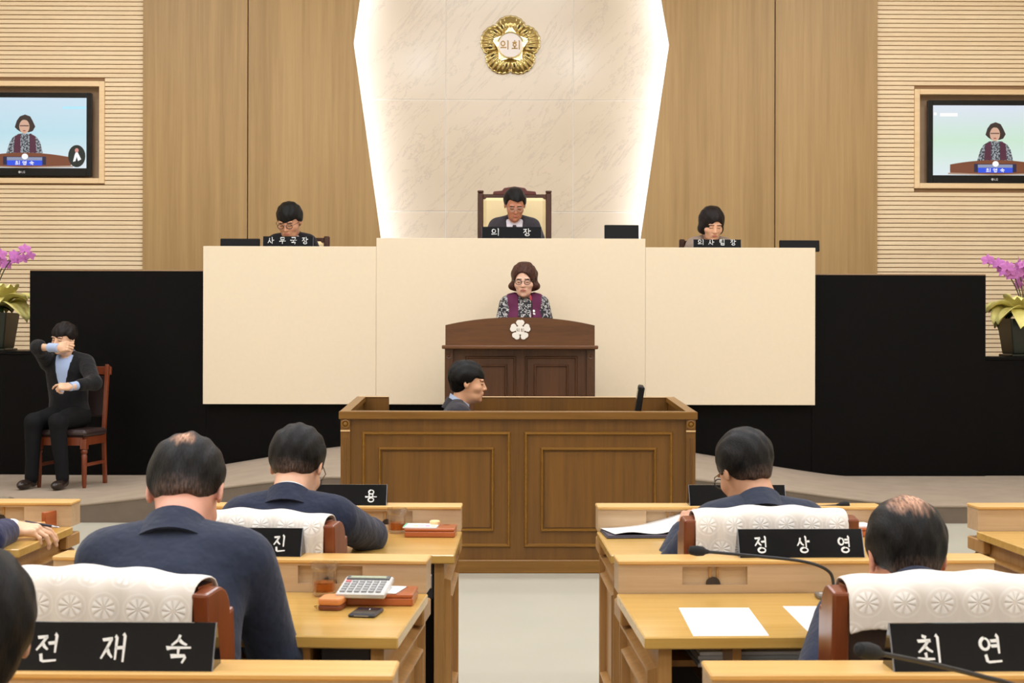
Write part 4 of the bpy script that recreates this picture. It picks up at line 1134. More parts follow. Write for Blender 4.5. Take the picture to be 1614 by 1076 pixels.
# papers on the right box
c = bx3.location
t = MB().box(-.03, .06, -.05, .05, 0, .005).build('paper_pad', M_PAPER, loc=(c.x + .0, c.y - .0, c.z + .0305), rot=(0, 0, R(8))); tag(t, 'white paper pad with pink label past the 정상영 name plate', 'paper')
MB().box(-.028, -.008, .01, .035, .005, .006).build('pink_label', mat('note_hotpink', (246, 90, 160), .7), t)

# folder and curled sheet on the front-right desk
p0 = on_desk(1005, 842)
t = empty('dark_folder', (p0.x + .02, p0.y, ZT), R(3), 'dark folder lying open on the oak desk', 'folder')
MB().box(-.14, .16, -.105, .10, 0, .006, .002).build('cover', mat('folder_navy', (52, 48, 60), .5), t)
MB().box(-.135, .155, -.10, .095, .006, .009).build('inner_sheets', mat('folder_inner', (66, 60, 72), .6), t)
P = []
for i in range(15):
    u = i / 14
    P.append([(-.115 + .29 * u - .03 * v_, -.085 + .16 * v_ + .02 * u, .012 + (.055 * u ** 2.2) * (.4 + .6 * v_) + .006 * math.sin(u * 9) * (1 - v_)) for v_ in (0, .25, .5, .75, 1)])
m = MB(); m.grid(P); o = m.build('curled_sheet', M_PAPER, loc=(p0.x + .025, p0.y, ZT + .001), rot=(0, 0, R(3)), smooth='all', solid=.0012)
tag(o, 'white sheet curling up off the dark folder', 'paper')
# two loose sheets on the second right desk
def sheet(quad, label):
    v = [on_desk(*q, ZT + .0012) for q in quad]; c = sum(v, Vector()) / 4
    m = MB(); L = [q - c for q in v]
    m.add([*(q for q in L), *((q.x, q.y, q.z - .001) for q in L)], [(0, 1, 2, 3), (7, 6, 5, 4), (0, 4, 5, 1), (1, 5, 6, 2), (2, 6, 7, 3), (3, 7, 4, 0)])
    o = m.build('paper_sheet', M_PAPER, loc=c); tag(o, label, 'paper')
sheet([(1093, 1001.5), (1212, 1001), (1180, 957.5), (1070, 957.5)], 'white sheet lying squarely on the desk, fully in view')
sheet([(1280, 1001), (1400, 1001), (1345, 955), (1234, 955)], 'white sheet half hidden by the studded chair')
# document stack on the under-shelf of the second right desk
o = DK['R2']
t = empty('document_stack', (o.location.x - .22, o.location.y - .31, .5405), R(2), 'stack of blue-white documents on the shelf under the desk', 'documents')
for i in range(4): MB().box(-.13 + .004 * (i % 2), .13, -.1, .14 - .003 * i, i * .009, i * .009 + .008).build('booklet', mat('booklet_%d' % (i % 2), (214, 220, 232) if i % 2 else (188, 198, 216), .6), t)

# things at the far-left desk
p = on_desk(26, 838)
t = MB().box(-.05, .06, -.04, .04, 0, .004).build('document_pad', M_PAPER, loc=(p.x + .02, p.y + .03, ZT), rot=(0, 0, R(14))); tag(t, 'white document under the hand with the pen', 'paper')
MB().box(-.052, .062, -.042, -.036, .004, .006).build('blue_edge', mat('pad_blue', (60, 66, 120), .5), t)
p = on_desk(48, 836)
t = MB().box(-.045, .045, -.004, .004, 0, .028, .002).build('wooden_card', mat('card_wood', (226, 166, 98), .5), loc=(p.x, p.y + .02, ZT)); tag(t, 'low wooden card holder standing beside the tea glass', 'card holder')
p = on_desk(90, 829)
t = MB().box(-.075, .075, -.009, .009, 0, .058, .002).build('wooden_case', M_BOX, loc=(p.x - .005, p.y - .0, ZT), rot=(0, 0, R(74))); tag(t, 'brown wooden case standing on edge near the pen', 'case')

# ---- orchid arrangements
M_POT = mat('pot_green_black', (26, 32, 22), .3)
M_ORC = mat('orchid_pink', (206, 122, 198), .6, var=.12, vscale=40)
M_ORC2 = mat('orchid_deep', (160, 60, 140), .6)
M_STEM = mat('orchid_stem', (74, 70, 44), .6)
M_TUL = mat('yellow_ribbon', (250, 234, 146), .6, var=.14, vscale=14)
M_LEAF = mat('orchid_leaf', (52, 82, 40), .45)
def petal_mesh(L, Wd, cup, m, name):
    P = []
    for i in range(6):
        u = i / 5; wd = Wd * math.sin(math.pi * min(1, .12 + u * .83)) ** .8
        P.append([(wd * v, -cup * u * (1 - .4 * u) - .12 * Wd * (1 - v * v), L * u) for v in (-1, -.5, 0, .5, 1)])
    b = MB(); b.grid(P); return b.mesh(name, m, 'all')
PM = petal_mesh(.052, .024, .012, M_ORC, 'petal'); SM = petal_mesh(.048, .015, .008, M_ORC, 'sepal'); LM = petal_mesh(.026, .010, -.02, M_ORC2, 'lip')
def orchid(x, y, z, seed, label, mir):
    rnd = random.Random(seed)
    t = empty('potted_orchid', (x, y, z), 0, label, 'potted plant', 'potted orchids'); t.scale = (1.14, 1.14, 1.14)
    # square tapering pot
    m = MB(); pr = []
    for (a, zz) in ((.13, 0.02), (.165, .30)): pr.append([(sx * a, sy * a, zz) for sx, sy in ((-1, -1), (1, -1), (1, 1), (-1, 1))])
    m.add(pr[0] + pr[1], [(0, 1, 2, 3), (0, 1, 5, 4), (1, 2, 6, 5), (2, 3, 7, 6), (3, 0, 4, 7)]); m.build('pot', M_POT, t, bevel=.01)
    MB().box(-.15, .15, -.15, .15, 0, .02, .004).build('saucer', M_POT, t)
    MB().box(-.15, .15, -.15, .15, .26, .28).build('soil', mat('soil', (60, 48, 34), .9), t)
    # ribbon ruffles
    for k in range(14):
        a = R(360 / 14 * k + rnd.uniform(-12, 12)); P = []
        L = rnd.uniform(.17, .25); Wd = rnd.uniform(.09, .13); tilt = rnd.uniform(-.25, .75)
        for i in range(7):
            u = i / 6; row = []
            for j in range(9):
                v = j / 4 - 1; wv = .018 * math.sin(v * 7 + k) * u
                rr_ = .08 + L * u; wd = Wd * (.25 + .85 * math.sin(math.pi * min(1, .15 + .75 * u)))
                row.append((rr_ * math.cos(a) - wd * v * math.sin(a), rr_ * math.sin(a) + wd * v * math.cos(a), .35 + .05 * math.sin(u * 3) + tilt * L * u - .05 * u * u * 2 * (1 if k % 3 else .2) + wv + .02 * v * v))
            P.append(row)
        b = MB(); b.grid(P); b.build('ribbon_ruffle', M_TUL, t, smooth='all', solid=.002)
    for k in range(6):
        a = R(60 * k + 20); P = []
        for i in range(6):
            u = i / 5; wd = .032 * math.sin(math.pi * (.15 + .8 * u)); rr_ = .03 + .13 * u
            P.append([(rr_ * math.cos(a) - wd * v * math.sin(a), rr_ * math.sin(a) + wd * v * math.cos(a), .33 + .12 * u - .16 * u * u - .01 * (1 - v * v)) for v in (-1, 0, 1)])
        b = MB(); b.grid(P); b.build('leaf', M_LEAF, t, smooth='all', solid=.003)
    for k in range(7):
        a = R(51.4 * k + rnd.uniform(-18, 18)); H = rnd.uniform(.62, .80); out = rnd.uniform(.12, .24)
        pts = []
        for i in range(12):
            u = i / 11; q = out * (u ** 1.6) * (1 + .5 * max(0, u - .7)); pts.append((q * math.cos(a), q * math.sin(a), .28 + (H - .28) * (1 - (1 - u) ** 1.5)))
        stem = MB().tube(pts, .0045, 6).build('stem', M_STEM, t, smooth=True)
        for f_ in range(5):
            u = .72 + .28 * f_ / 4; i = min(10, int(u * 11)); base = Vector(pts[i]).lerp(Vector(pts[i + 1]), u * 11 - i)
            fa = a + rnd.uniform(-1.2, 1.2); n = Vector((math.cos(fa), math.sin(fa), rnd.uniform(-.2, .3))).normalized()
            if rnd.random() < .6: n = (n + Vector((0, -1.1, 0))).normalized()
            pos = base + n * .03 + Vector((rnd.uniform(-.02, .02), 0, rnd.uniform(-.035, .02)))
            q = (-n).to_track_quat('Y', 'Z'); s = rnd.uniform(.85, 1.1)
            bl = empty('bloom', pos); bl.parent = t; bl.rotation_mode = 'QUATERNION'; bl.rotation_quaternion = q; bl.scale = (s, s, s)
            for me, angs in ((SM, (0, 125, -125)), (PM, (72, -72))):
                for an in angs:
                    o = link(me.name.split('.')[0], me, bl); o.rotation_euler = (0, R(an), 0)
            o = link('lip', LM, bl); o.rotation_euler = (0, R(180), 0)
    return t
orchid(at(-12, 500, YW + .3).x, YW + .3, ZL, 3, 'pink potted orchid with yellow ribbon behind the seated interpreter', False)
orchid(at(1614, 500, YW + .3).x, YW + .3, ZR, 11, 'pink potted orchid with yellow ribbon under the greenish television picture', True)

# ---- interpreter's side chair
M_SCH = wood('side_chair_wood', (100, 44, 22), (132, 64, 34), 'Z', 40, .06, .3)
def side_chair(x, y, z, rz, label):
    t = empty('side_chair', (x, y, z), rz, label, 'chair')
    sh = .41
    for s in (-1, 1):
        m = MB(); m.lathe([(0, 0), (.014, 0), (.018, .03), (.022, .2), (.024, .26), (.018, .27), (.026, .285), (.026, .30), (.02, .31), (.024, .32)], 14, (s * .19, .2, 0)); m.box(s * .19 - .026, s * .19 + .026, .174, .226, .31, sh - .02, .003)
        m.build('leg', M_SCH, t, smooth=True)
        m = MB(); prof = [(-.20, 0), (-.235, 0), (-.205, sh), (-.285, .97), (-.245, .985), (-.17, sh)]
        m.prism(prof, min(s * .17, s * .20), max(s * .17, s * .20), 'X'); m.build('leg', M_SCH, t, bevel=.004)
        MB().box(s * .185 - .012, s * .185 + .012, -.2, .2, .17, .195).build('stretcher', M_SCH, t)
        MB().box(s * .185 - .015, s * .185 + .015, -.19, .19, sh - .07, sh - .005).build('side_rail', M_SCH, t)
    MB().box(-.18, .18, .185, .215, sh - .07, sh - .005).build('front_rail', M_SCH, t)
    MB().box(-.215, .215, -.2, .235, sh - .005, sh + .055, .022).build('seat', M_LEA, t, smooth=True)
    m = MB(); m.M = Matrix.Translation((0, -.225, .0)) @ Matrix.Rotation(R(8), 4, 'X'); m.box(-.17, .17, -.0, .03, .55, .90, .012); m.build('backrest', M_LEA, t, smooth=True)
    m = MB(); m.M = Matrix.Translation((0, -.22, .0)) @ Matrix.Rotation(R(8), 4, 'X'); m.box(-.185, .185, -.005, .03, .9, .97, .004); m.build('top_rail', M_SCH, t)
    return t
ICH = at(113, 770, 11.66)
side_chair(ICH.x, 11.68, ztop(ICH.x, 11.6), R(180 - 8), 'dark wooden side chair under the man in the black suit')

# ---- chairs behind the counter
M_CLEA = mat('cream_leather', (238, 216, 166), .4, bump=.1, bscale=90)
M_DKW = wood('throne_wood', (52, 26, 18), (74, 38, 26), 'Z', 40, .06, .25, coat=.3)
def cream_chair(pcx, Y, ztp, W, label, crest, dz=0.0, sh=.36):
    x = at(pcx, 340, Y).x
    t = empty('cream_chair', (x, Y, ZD + dz), 0, label, 'chair', 'cream chairs on the dais')
    H = ztp - ZD - dz; W /= 2
    for s in (-1, 1):
        MB().box(min(s * W, s * (W - .055)), max(s * W, s * (W - .055)), .0, .06, .06, H, .008).build('back_post', M_DKW, t)
        MB().box(min(s * (W - .03), s * (W + .02)), max(s * (W - .03), s * (W + .02)), -.42, .03, sh + .18, sh + .23, .015).build('armrest', M_DKW, t)
        MB().box(s * (W - .01) - .025, s * (W - .01) + .025, -.42, -.37, .06, sh + .18, .005).build('arm_post', M_DKW, t)
    MB().box(-W + .055, W - .055, -.03, .05, sh, H - .05, .03).build('back_pad', M_CLEA, t, smooth=True)
    MB().box(-W + .05, W - .05, .0, .05, H - .06, H - .015, .006).build('top_rail', M_DKW, t)
    if crest:
        m = MB(); pts = [(-.21, H - .02), (-.2, H + .012), (-.12, H + .02), (-.1, H + .045), (0, H + .06), (.1, H + .045), (.12, H + .02), (.2, H + .012), (.21, H - .02)]
        m.prism(pts, .0, .05); m.build('crest_rail', mat('crest_redwood', (88, 34, 28), .3), t, bevel=.006)
        for s in (-1, 1): MB().box(s * (W - .0275) - .03, s * (W - .0275) + .03, -.004, .064, H, H + .02, .006).build('finial', M_DKW, t)
    MB().box(-W + .03, W - .03, -.46, .0, sh - .1, sh, .03).build('seat', M_CLEA, t, smooth=True)
    for sx in (-1, 1):
        for y_ in (-.4, .03): MB().box(sx * (W - .03) - .025, sx * (W - .03) + .025, y_ - .025, y_ + .025, 0, sh - .1).build('leg', M_DKW, t)
    return t
cream_chair(811, 13.62, at(811, 303.5, 13.62).z, .705, 'tall cream leather chair with dark wood frame behind the 의장 plate', True, sh=.52)
cream_chair(478, 13.62, at(478, 372, 13.62).z, .50, 'cream chair behind the bespectacled man at the counter', False)
cream_chair(1107, 13.62, at(1107, 377, 13.62).z, .44, 'cream chair behind the short-haired woman at the counter', False)
# ================================================================== people (surfaces grown from blended distance fields)
def ell(P, c, r, Rm=None):
    p = P - np.asarray(c, np.float32)
    if Rm is not None: p = p @ np.asarray(Rm, np.float32)
    r = np.asarray(r, np.float32)
    k0 = np.sqrt(((p / r) ** 2).sum(1)); k1 = np.sqrt(((p / (r * r)) ** 2).sum(1)) + 1e-9
    return k0 * (k0 - 1) / k1
def cone(P, a, b, ra, rb):
    a = np.asarray(a, np.float32); b = np.asarray(b, np.float32); ba = b - a
    p = P - a; t = np.clip(p @ ba / max(float(ba @ ba), 1e-9), 0, 1)
    return np.sqrt(((p - t[:, None] * ba) ** 2).sum(1)) - (ra + t * (rb - ra))
def rbox(P, c, h, r, Rm=None):
    p = P - np.asarray(c, np.float32)
    if Rm is not None: p = p @ np.asarray(Rm, np.float32)
    q = np.abs(p) - (np.asarray(h, np.float32) - r)
    return np.sqrt((np.maximum(q, 0) ** 2).sum(1)) + np.minimum(q.max(1), 0) - r
def smin(a, b, k):
    h = np.maximum(k - np.abs(a - b), 0) / k
    return np.minimum(a, b) - h * h * k * .25
def smax(a, b, k): return -smin(-a, -b, k)

def nets(fn, lo, hi, h):
    """naive surface nets"""
    lo = np.asarray(lo, np.float32); n = np.maximum(np.ceil((np.asarray(hi) - lo) / h).astype(int) + 1, 3)
    ax = [lo[i] + h * np.arange(n[i], dtype=np.float32) for i in range(3)]
    G = np.stack(np.meshgrid(*ax, indexing='ij'), -1).reshape(-1, 3)
    D = fn(G).reshape(n).astype(np.float32)
    D[0], D[-1], D[:, 0], D[:, -1], D[:, :, 0], D[:, :, -1] = [np.maximum(x, h * .2) for x in (D[0], D[-1], D[:, 0], D[:, -1], D[:, :, 0], D[:, :, -1])]
    S = D < 0
    c = [(i, j, k) for i in (0, 1) for j in (0, 1) for k in (0, 1)]
    def cor(A, o): return A[o[0]:A.shape[0] - 1 + o[0], o[1]:A.shape[1] - 1 + o[1], o[2]:A.shape[2] - 1 + o[2]]
    cnt = sum(cor(S, o).astype(np.int8) for o in c)
    act = (cnt > 0) & (cnt < 8)
    idx = np.full(act.shape, -1, np.int64); ids = np.argwhere(act); idx[act] = np.arange(len(ids))
    pos = np.zeros((len(ids), 3), np.float32); num = np.zeros(len(ids), np.float32)
    for a in range(8):
        for b in range(a + 1, 8):
            if sum(abs(c[a][q] - c[b][q]) for q in range(3)) != 1: continue
            da = D[tuple((ids + c[a]).T)]; db = D[tuple((ids + c[b]).T)]
            m = (da < 0) != (db < 0); t = np.where(m, da / (da - db + 1e-12), 0)
            p = np.asarray(c[a], np.float32) + t[:, None] * (np.asarray(c[b], np.float32) - np.asarray(c[a], np.float32))
            pos += p * m[:, None]; num += m
    V = lo + (ids + pos / num[:, None]) * h
    F = []
    for a in range(3):
        b, d = (a + 1) % 3, (a + 2) % 3
        s0 = [slice(0, -1)] * 3; s1 = [slice(0, -1)] * 3
        s0[a] = slice(0, -1); s1[a] = slice(1, None)
        for q in (b, d): s0[q] = slice(1, -1); s1[q] = slice(1, -1)
        A, B = S[tuple(s0)], S[tuple(s1)]
        e = np.argwhere(A != B)
        if len(e) == 0: continue
        flip = A[tuple(e.T)]
        e = e.copy(); e[:, b] += 1; e[:, d] += 1
        def I(ob, od):
            q = e.copy(); q[:, b] -= ob; q[:, d] -= od; return idx[tuple(q.T)]
        Q = np.stack([I(1, 1), I(0, 1), I(0, 0), I(1, 0)], 1)
        Q[~flip] = Q[~flip][:, ::-1]
        F.append(Q)
    return V, np.concatenate(F)

def np_mesh(name, chunks, mats, fidx=None):
    V = np.concatenate([c[0] for c in chunks]); off = 0; F = []; MI = []
    for ch in chunks:
        F.append(ch[1] + off); off += len(ch[0]); MI.append(ch[2] if len(ch) > 2 else np.zeros(len(ch[1]), np.int32))
    F = np.concatenate(F); MI = np.concatenate(MI)
    me = bpy.data.meshes.new(name)
    me.vertices.add(len(V)); me.vertices.foreach_set('co', V.astype(np.float32).ravel())
    me.loops.add(F.size); me.loops.foreach_set('vertex_index', F.astype(np.int32).ravel())
    me.polygons.add(len(F)); me.polygons.foreach_set('loop_start', np.arange(0, F.size, 4, dtype=np.int32))
    try: me.polygons.foreach_set('loop_total', np.full(len(F), 4, np.int32))
    except Exception: pass
    for m in mats: me.materials.append(m)
    me.polygons.foreach_set('material_index', MI.astype(np.int32))
    me.polygons.foreach_set('use_smooth', np.ones(len(F), bool))
    me.update(calc_edges=True); me.validate()
    return me

# ---------------------------------------------------------------- head (origin between the ears, +Y face, +Z up)
def head_field(P, female=False, ears=True):
    X = P[:, 0]; A = np.abs(P[:, 0:1]); Q = np.concatenate([A, P[:, 1:]], 1)      # mirrored in x
    d = ell(P, (0, -.014, .032), (.077, .097, .093))
    d = smin(d, ell(P, (0, -.040, .036), (.078, .073, .080)), .03)
    d = smin(d, ell(P, (0, .030, -.03), (.064, .066, .085)), .03)
    d = smin(d, ell(P, (0, .042, -.088), (.046 if female else .051, .044, .03)), .03)
    d = smin(d, ell(Q, (.042, .052, -.030), (.026, .026, .022)), .02)            # cheek bones
    d = smin(d, ell(Q, (.030, .083, .022), (.024, .012, .008)), .012)            # brow ridge
    d = smax(d, -ell(Q, (.031, .112, .002), (.020, .022, .011)), .012)           # eye sockets
    d = smin(d, ell(Q, (.031, .080, .000), (.0135, .0125, .0115)), .005)         # lids
    d = smin(d, cone(P, (0, .088, .012), (0, .108, -.030), .007, .0115), .010)   # nose
    d = smin(d, ell(Q, (.011, .098, -.034), (.009, .011, .008)), .007)
    d = smin(d, ell(P, (0, .086, -.062), (.026, .014, .016)), .012)              # mouth mound
    d = smin(d, ell(P, (0, .0975, -.0585), (.020, .006, .0042)), .005)
    d = smin(d, ell(P, (0, .0960, -.0675), (.017, .0065, .0048)), .005)
    d = smax(d, -ell(P, (0, .105, -.0630), (.022, .006, .0012)), .003)
    d = smin(d, ell(P, (0, .080, -.103), (.018, .014, .013)), .016)              # chin
    if ears:
        a = R(14); Rm = np.array([[math.cos(a), math.sin(a), 0], [-math.sin(a), math.cos(a), 0], [0, 0, 1]]).T
        e = ell(Q, (.083, -.012, -.004), (.0075, .018, .032), Rm)
        e = smax(e, -ell(Q, (.092, -.006, .002), (.008, .010, .018), Rm), .006)
        d = smin(d, e, .008)
    d = smin(d, cone(P, (0, -.022, -.05), (0, -.034, -.115), .052 if female else .058, .050 if female else .055), .03)
    return d
M_SKIN = {}
def skin(name, c):
    if name in M_SKIN: return M_SKIN[name]
    m = mat('skin_' + name, c, .48, spec=.35, var=.05, vscale=30, bump=.05, bscale=220)
    b = m.node_tree.nodes['Principled BSDF']; b.inputs['Subsurface Weight'].default_value = .12; b.inputs['Subsurface Radius'].default_value = (.012, .005, .003)
    M_SKIN[name] = m; return m
M_LIP = mat('lips', (190, 116, 102), .45); M_BROW = mat('brow', (52, 36, 30), .8); M_EYE = mat('eye_dark', (44, 30, 26), .3)
_HC = {}
def head_chunk(female, eyes='down', red_ears=False):
    key = (female, eyes)
    if key not in _HC:
        V, F = nets(lambda P: head_field(P, female), (-.105, -.125, -.20), (.105, .13, .14), .0042)
        c = V[F].mean(1); mi = np.zeros(len(F), np.int32); ax = np.abs(c[:, 0])
        front = c[:, 1] > .05
        brow = front & (np.abs(c[:, 2] - (.0215 - 4 * (ax - .03) ** 2)) < .0036) & (ax > .012) & (ax < .050)
        if eyes == 'down': ey = front & (np.abs(c[:, 2] + .0035 - 6 * (ax - .031) ** 2) < .0026) & (np.abs(ax - .031) < .015)
        else: ey = front & (((ax - .031) / .013) ** 2 + ((c[:, 2] - .001) / .0048) ** 2 < 1)
        lip = (c[:, 1] > .088) & ((c[:, 0] / .021) ** 2 + ((c[:, 2] + .0632) / .0085) ** 2 < 1)
        mi[lip] = 1; mi[brow] = 2; mi[ey] = 3
        _HC[key] = (V, F, mi)
    return _HC[key]

# hair fields in head space
def hair_field(style, P, seed=0):
    x, y, z = P[:, 0], P[:, 1], P[:, 2]; A = np.abs(x)
    rng = np.random.RandomState(seed); ph = rng.uniform(0, 6, 6)
    nz = .0024 * np.sin(150 * x + ph[0] + 40 * y) * np.sin(60 * z + ph[1]) + .0022 * np.sin(62 * x + 31 * z + ph[2]) * np.sin(47 * y + ph[3])
    if style in ('short', 'thin', 'crop'):
        th = {'short': .011, 'thin': .008, 'crop': .007}[style]
        d = ell(P, (0, -.016, .034), (.077 + th, .097 + th, .090 + th)) + nz
        d = smin(d, ell(P, (0, -.042, .040), (.078 + th, .074 + th, .080 + th)) + nz, .03)
        d = smin(d, ell(P, (0, -.058, -.03), (.056, .046, .06)), .02)
        # hairline: forehead plane, sideburns, nape
        zf = np.where(y > .055, .072, np.where(y > .012, .012, -.015))
        zf = np.where(y < -.03, -.058 - .25 * np.maximum(0, -.05 - y), zf)
        zf = zf + np.clip((.06 - np.abs(y - .0)) * 0, 0, 0)
        # smooth version of the hairline
        t1 = 1 / (1 + np.exp(-(y - .05) / .006)); t2 = 1 / (1 + np.exp(-(y + .022) / .006))
        zl = -.066 + t2 * .068 + t1 * .062 + .004 * np.sin(95 * x + ph[4]) * np.sin(70 * y + ph[5]) + .35 * np.maximum(A - .03, 0) * (1 - t2)
        zl = zl + np.where((y > -.022) & (y < .03), .0, 0)
        return smax(d, zl - z, .010)
    if style == 'fringe':
        d = ell(P, (0, -.014, .036), (.090, .110, .104)) + nz
        d = smin(d, ell(P, (0, -.042, .034), (.091, .086, .092)) + nz, .03)
        d = smin(d, ell(P, (0, -.055, -.03), (.062, .05, .06)), .02)
        t1 = 1 / (1 + np.exp(-(y - .03) / .006)); t2 = 1 / (1 + np.exp(-(y + .015) / .006))
        zl = -.070 + t2 * .072 + t1 * (.030 - .012 * np.cos(x * 30))
        return smax(d, zl - z, .009)
    if style == 'swept':      # parted hair off the forehead
        d = ell(P, (0, -.014, .037), (.088, .108, .106)) + nz
        d = smin(d, ell(P, (0, -.042, .034), (.090, .086, .092)) + nz, .03)
        d = smin(d, ell(P, (0, -.055, -.03), (.060, .048, .06)), .02)
        t1 = 1 / (1 + np.exp(-(y - .04) / .006)); t2 = 1 / (1 + np.exp(-(y + .015) / .006))
        zl = -.070 + t2 * .074 + t1 * (.050 + .25 * np.abs(x + .02))
        return smax(d, zl - z, .009)
    if style in ('bob', 'bob2'):
        big = style == 'bob'
        d = ell(P, (0, -.016, .034), (.096, .112, .106)) + nz
        d = smin(d, ell(P, (0, -.042, .034), (.093, .088, .094)) + nz, .03)
        w = .115 if big else .104
        d = smin(d, ell(P, (0, -.028, -.045), (w, .085, .058 if big else .062)), .03)
        if big:
            d = smin(d, ell(np.stack([A, y, z], 1), (.096, .004, -.045), (.026, .03, .026)), .02)
        # face opening
        if big:
            face = ell(P, (.010, .112, -.026), (.073, .100, .100))
        else:
            face = ell(P, (-.014, .112, -.045), (.060, .090, .098))
        d = smax(d, -face, .010)
        return smax(d, -.088 - z + (.0 if big else .006), .012)
def hair_mat(name, c, thin=None, scalp=(196, 150, 122), fade=None):
    key = 'hair_' + name
    if key in MATS: return MATS[key]
    c = tuple(v * .62 for v in c); m = mat(key, c, .5, spec=.22)
    nt = m.node_tree; b = nt.nodes['Principled BSDF']
    tc = nt.nodes.new('ShaderNodeTexCoord'); mp = nt.nodes.new('ShaderNodeMapping'); mp.inputs['Scale'].default_value = (1, .22, .22)
    n = nt.nodes.new('ShaderNodeTexNoise'); n.inputs['Scale'].default_value = 420; n.inputs['Detail'].default_value = 3
    nt.links.new(tc.outputs['Object'], mp.inputs[0]); nt.links.new(mp.outputs[0], n.inputs['Vector'])
    bp = nt.nodes.new('ShaderNodeBump'); bp.inputs['Strength'].default_value = .5; bp.inputs['Distance'].default_value = .003
    nt.links.new(n.outputs['Fac'], bp.inputs['Height']); nt.links.new(bp.outputs['Normal'], b.inputs['Normal'])
    if thin:      # thinning crown: scalp shows through around a spot of the head
        (tx, ty, tz), rad = thin
        vm = nt.nodes.new('ShaderNodeVectorMath'); vm.operation = 'DISTANCE'; vm.inputs[1].default_value = (tx, ty, tz)
        nt.links.new(tc.outputs['Object'], vm.inputs[0])
        n2 = nt.nodes.new('ShaderNodeTexNoise'); n2.inputs['Scale'].default_value = 130; n2.inputs['Detail'].default_value = 4
        nt.links.new(mp.outputs[0], n2.inputs['Vector'])
        ad = nt.nodes.new('ShaderNodeMath'); ad.operation = 'MULTIPLY_ADD'; ad.inputs[1].default_value = rad * 1.1
        nt.links.new(n2.outputs['Fac'], ad.inputs[0]); nt.links.new(vm.outputs['Value'], ad.inputs[2])
        r = nt.nodes.new('ShaderNodeValToRGB'); r.color_ramp.elements[0].position = rad * .75; r.color_ramp.elements[1].position = rad * 1.55
        r.color_ramp.elements[0].color = (*lin(scalp), 1); r.color_ramp.elements[1].color = (*lin(c), 1)
        nt.links.new(ad.outputs[0], r.inputs['Fac']); nt.links.new(r.outputs['Color'], b.inputs['Base Color'])
    if fade:      # clipped sides: skin shows through the shortest hair at the hairline
        sp = nt.nodes.new('ShaderNodeSeparateXYZ'); nt.links.new(tc.outputs['Object'], sp.inputs[0])
        n3 = nt.nodes.new('ShaderNodeTexNoise'); n3.inputs['Scale'].default_value = 180; nt.links.new(tc.outputs['Object'], n3.inputs['Vector'])
        a3 = nt.nodes.new('ShaderNodeMath'); a3.operation = 'MULTIPLY_ADD'; a3.inputs[1].default_value = .03
        nt.links.new(n3.outputs['Fac'], a3.inputs[0]); nt.links.new(sp.outputs['Z'], a3.inputs[2])
        mr = nt.nodes.new('ShaderNodeMapRange'); mr.inputs['From Min'].default_value = fade - .035; mr.inputs['From Max'].default_value = fade + .03; mr.inputs['To Min'].default_value = .55; mr.inputs['To Max'].default_value = 0
        nt.links.new(a3.outputs[0], mr.inputs['Value'])
        mx = nt.nodes.new('ShaderNodeMix'); mx.data_type = 'RGBA'; nt.links.new(mr.outputs[0], mx.inputs[0])
        mx.inputs[7].default_value = (*lin((128, 100, 86)), 1)
        if thin: nt.links.new(r.outputs['Color'], mx.inputs[6])
        else: mx.inputs[6].default_value = (*lin(c), 1)
        nt.links.new(mx.outputs[2], b.inputs['Base Color'])
    # strand to strand colour differences
    n4 = nt.nodes.new('ShaderNodeTexNoise'); n4.inputs['Scale'].default_value = 260; n4.inputs['Detail'].default_value = 2; nt.links.new(mp.outputs[0], n4.inputs['Vector'])
    r4 = nt.nodes.new('ShaderNodeValToRGB'); r4.color_ramp.elements[0].position = .36; r4.color_ramp.elements[1].position = .68
    r4.color_ramp.elements[0].color = (.35, .35, .35, 1); r4.color_ramp.elements[1].color = (1.7, 1.65, 1.6, 1); nt.links.new(n4.outputs['Fac'], r4.inputs['Fac'])
    m4 = nt.nodes.new('ShaderNodeMix'); m4.data_type = 'RGBA'; m4.blend_type = 'MULTIPLY'; m4.inputs[0].default_value = 1
    if b.inputs['Base Color'].is_linked: nt.links.new(b.inputs['Base Color'].links[0].from_socket, m4.inputs[6])
    else: m4.inputs[6].default_value = b.inputs['Base Color'].default_value
    nt.links.new(r4.outputs['Color'], m4.inputs[7]); nt.links.new(m4.outputs[2], b.inputs['Base Color'])
    return m

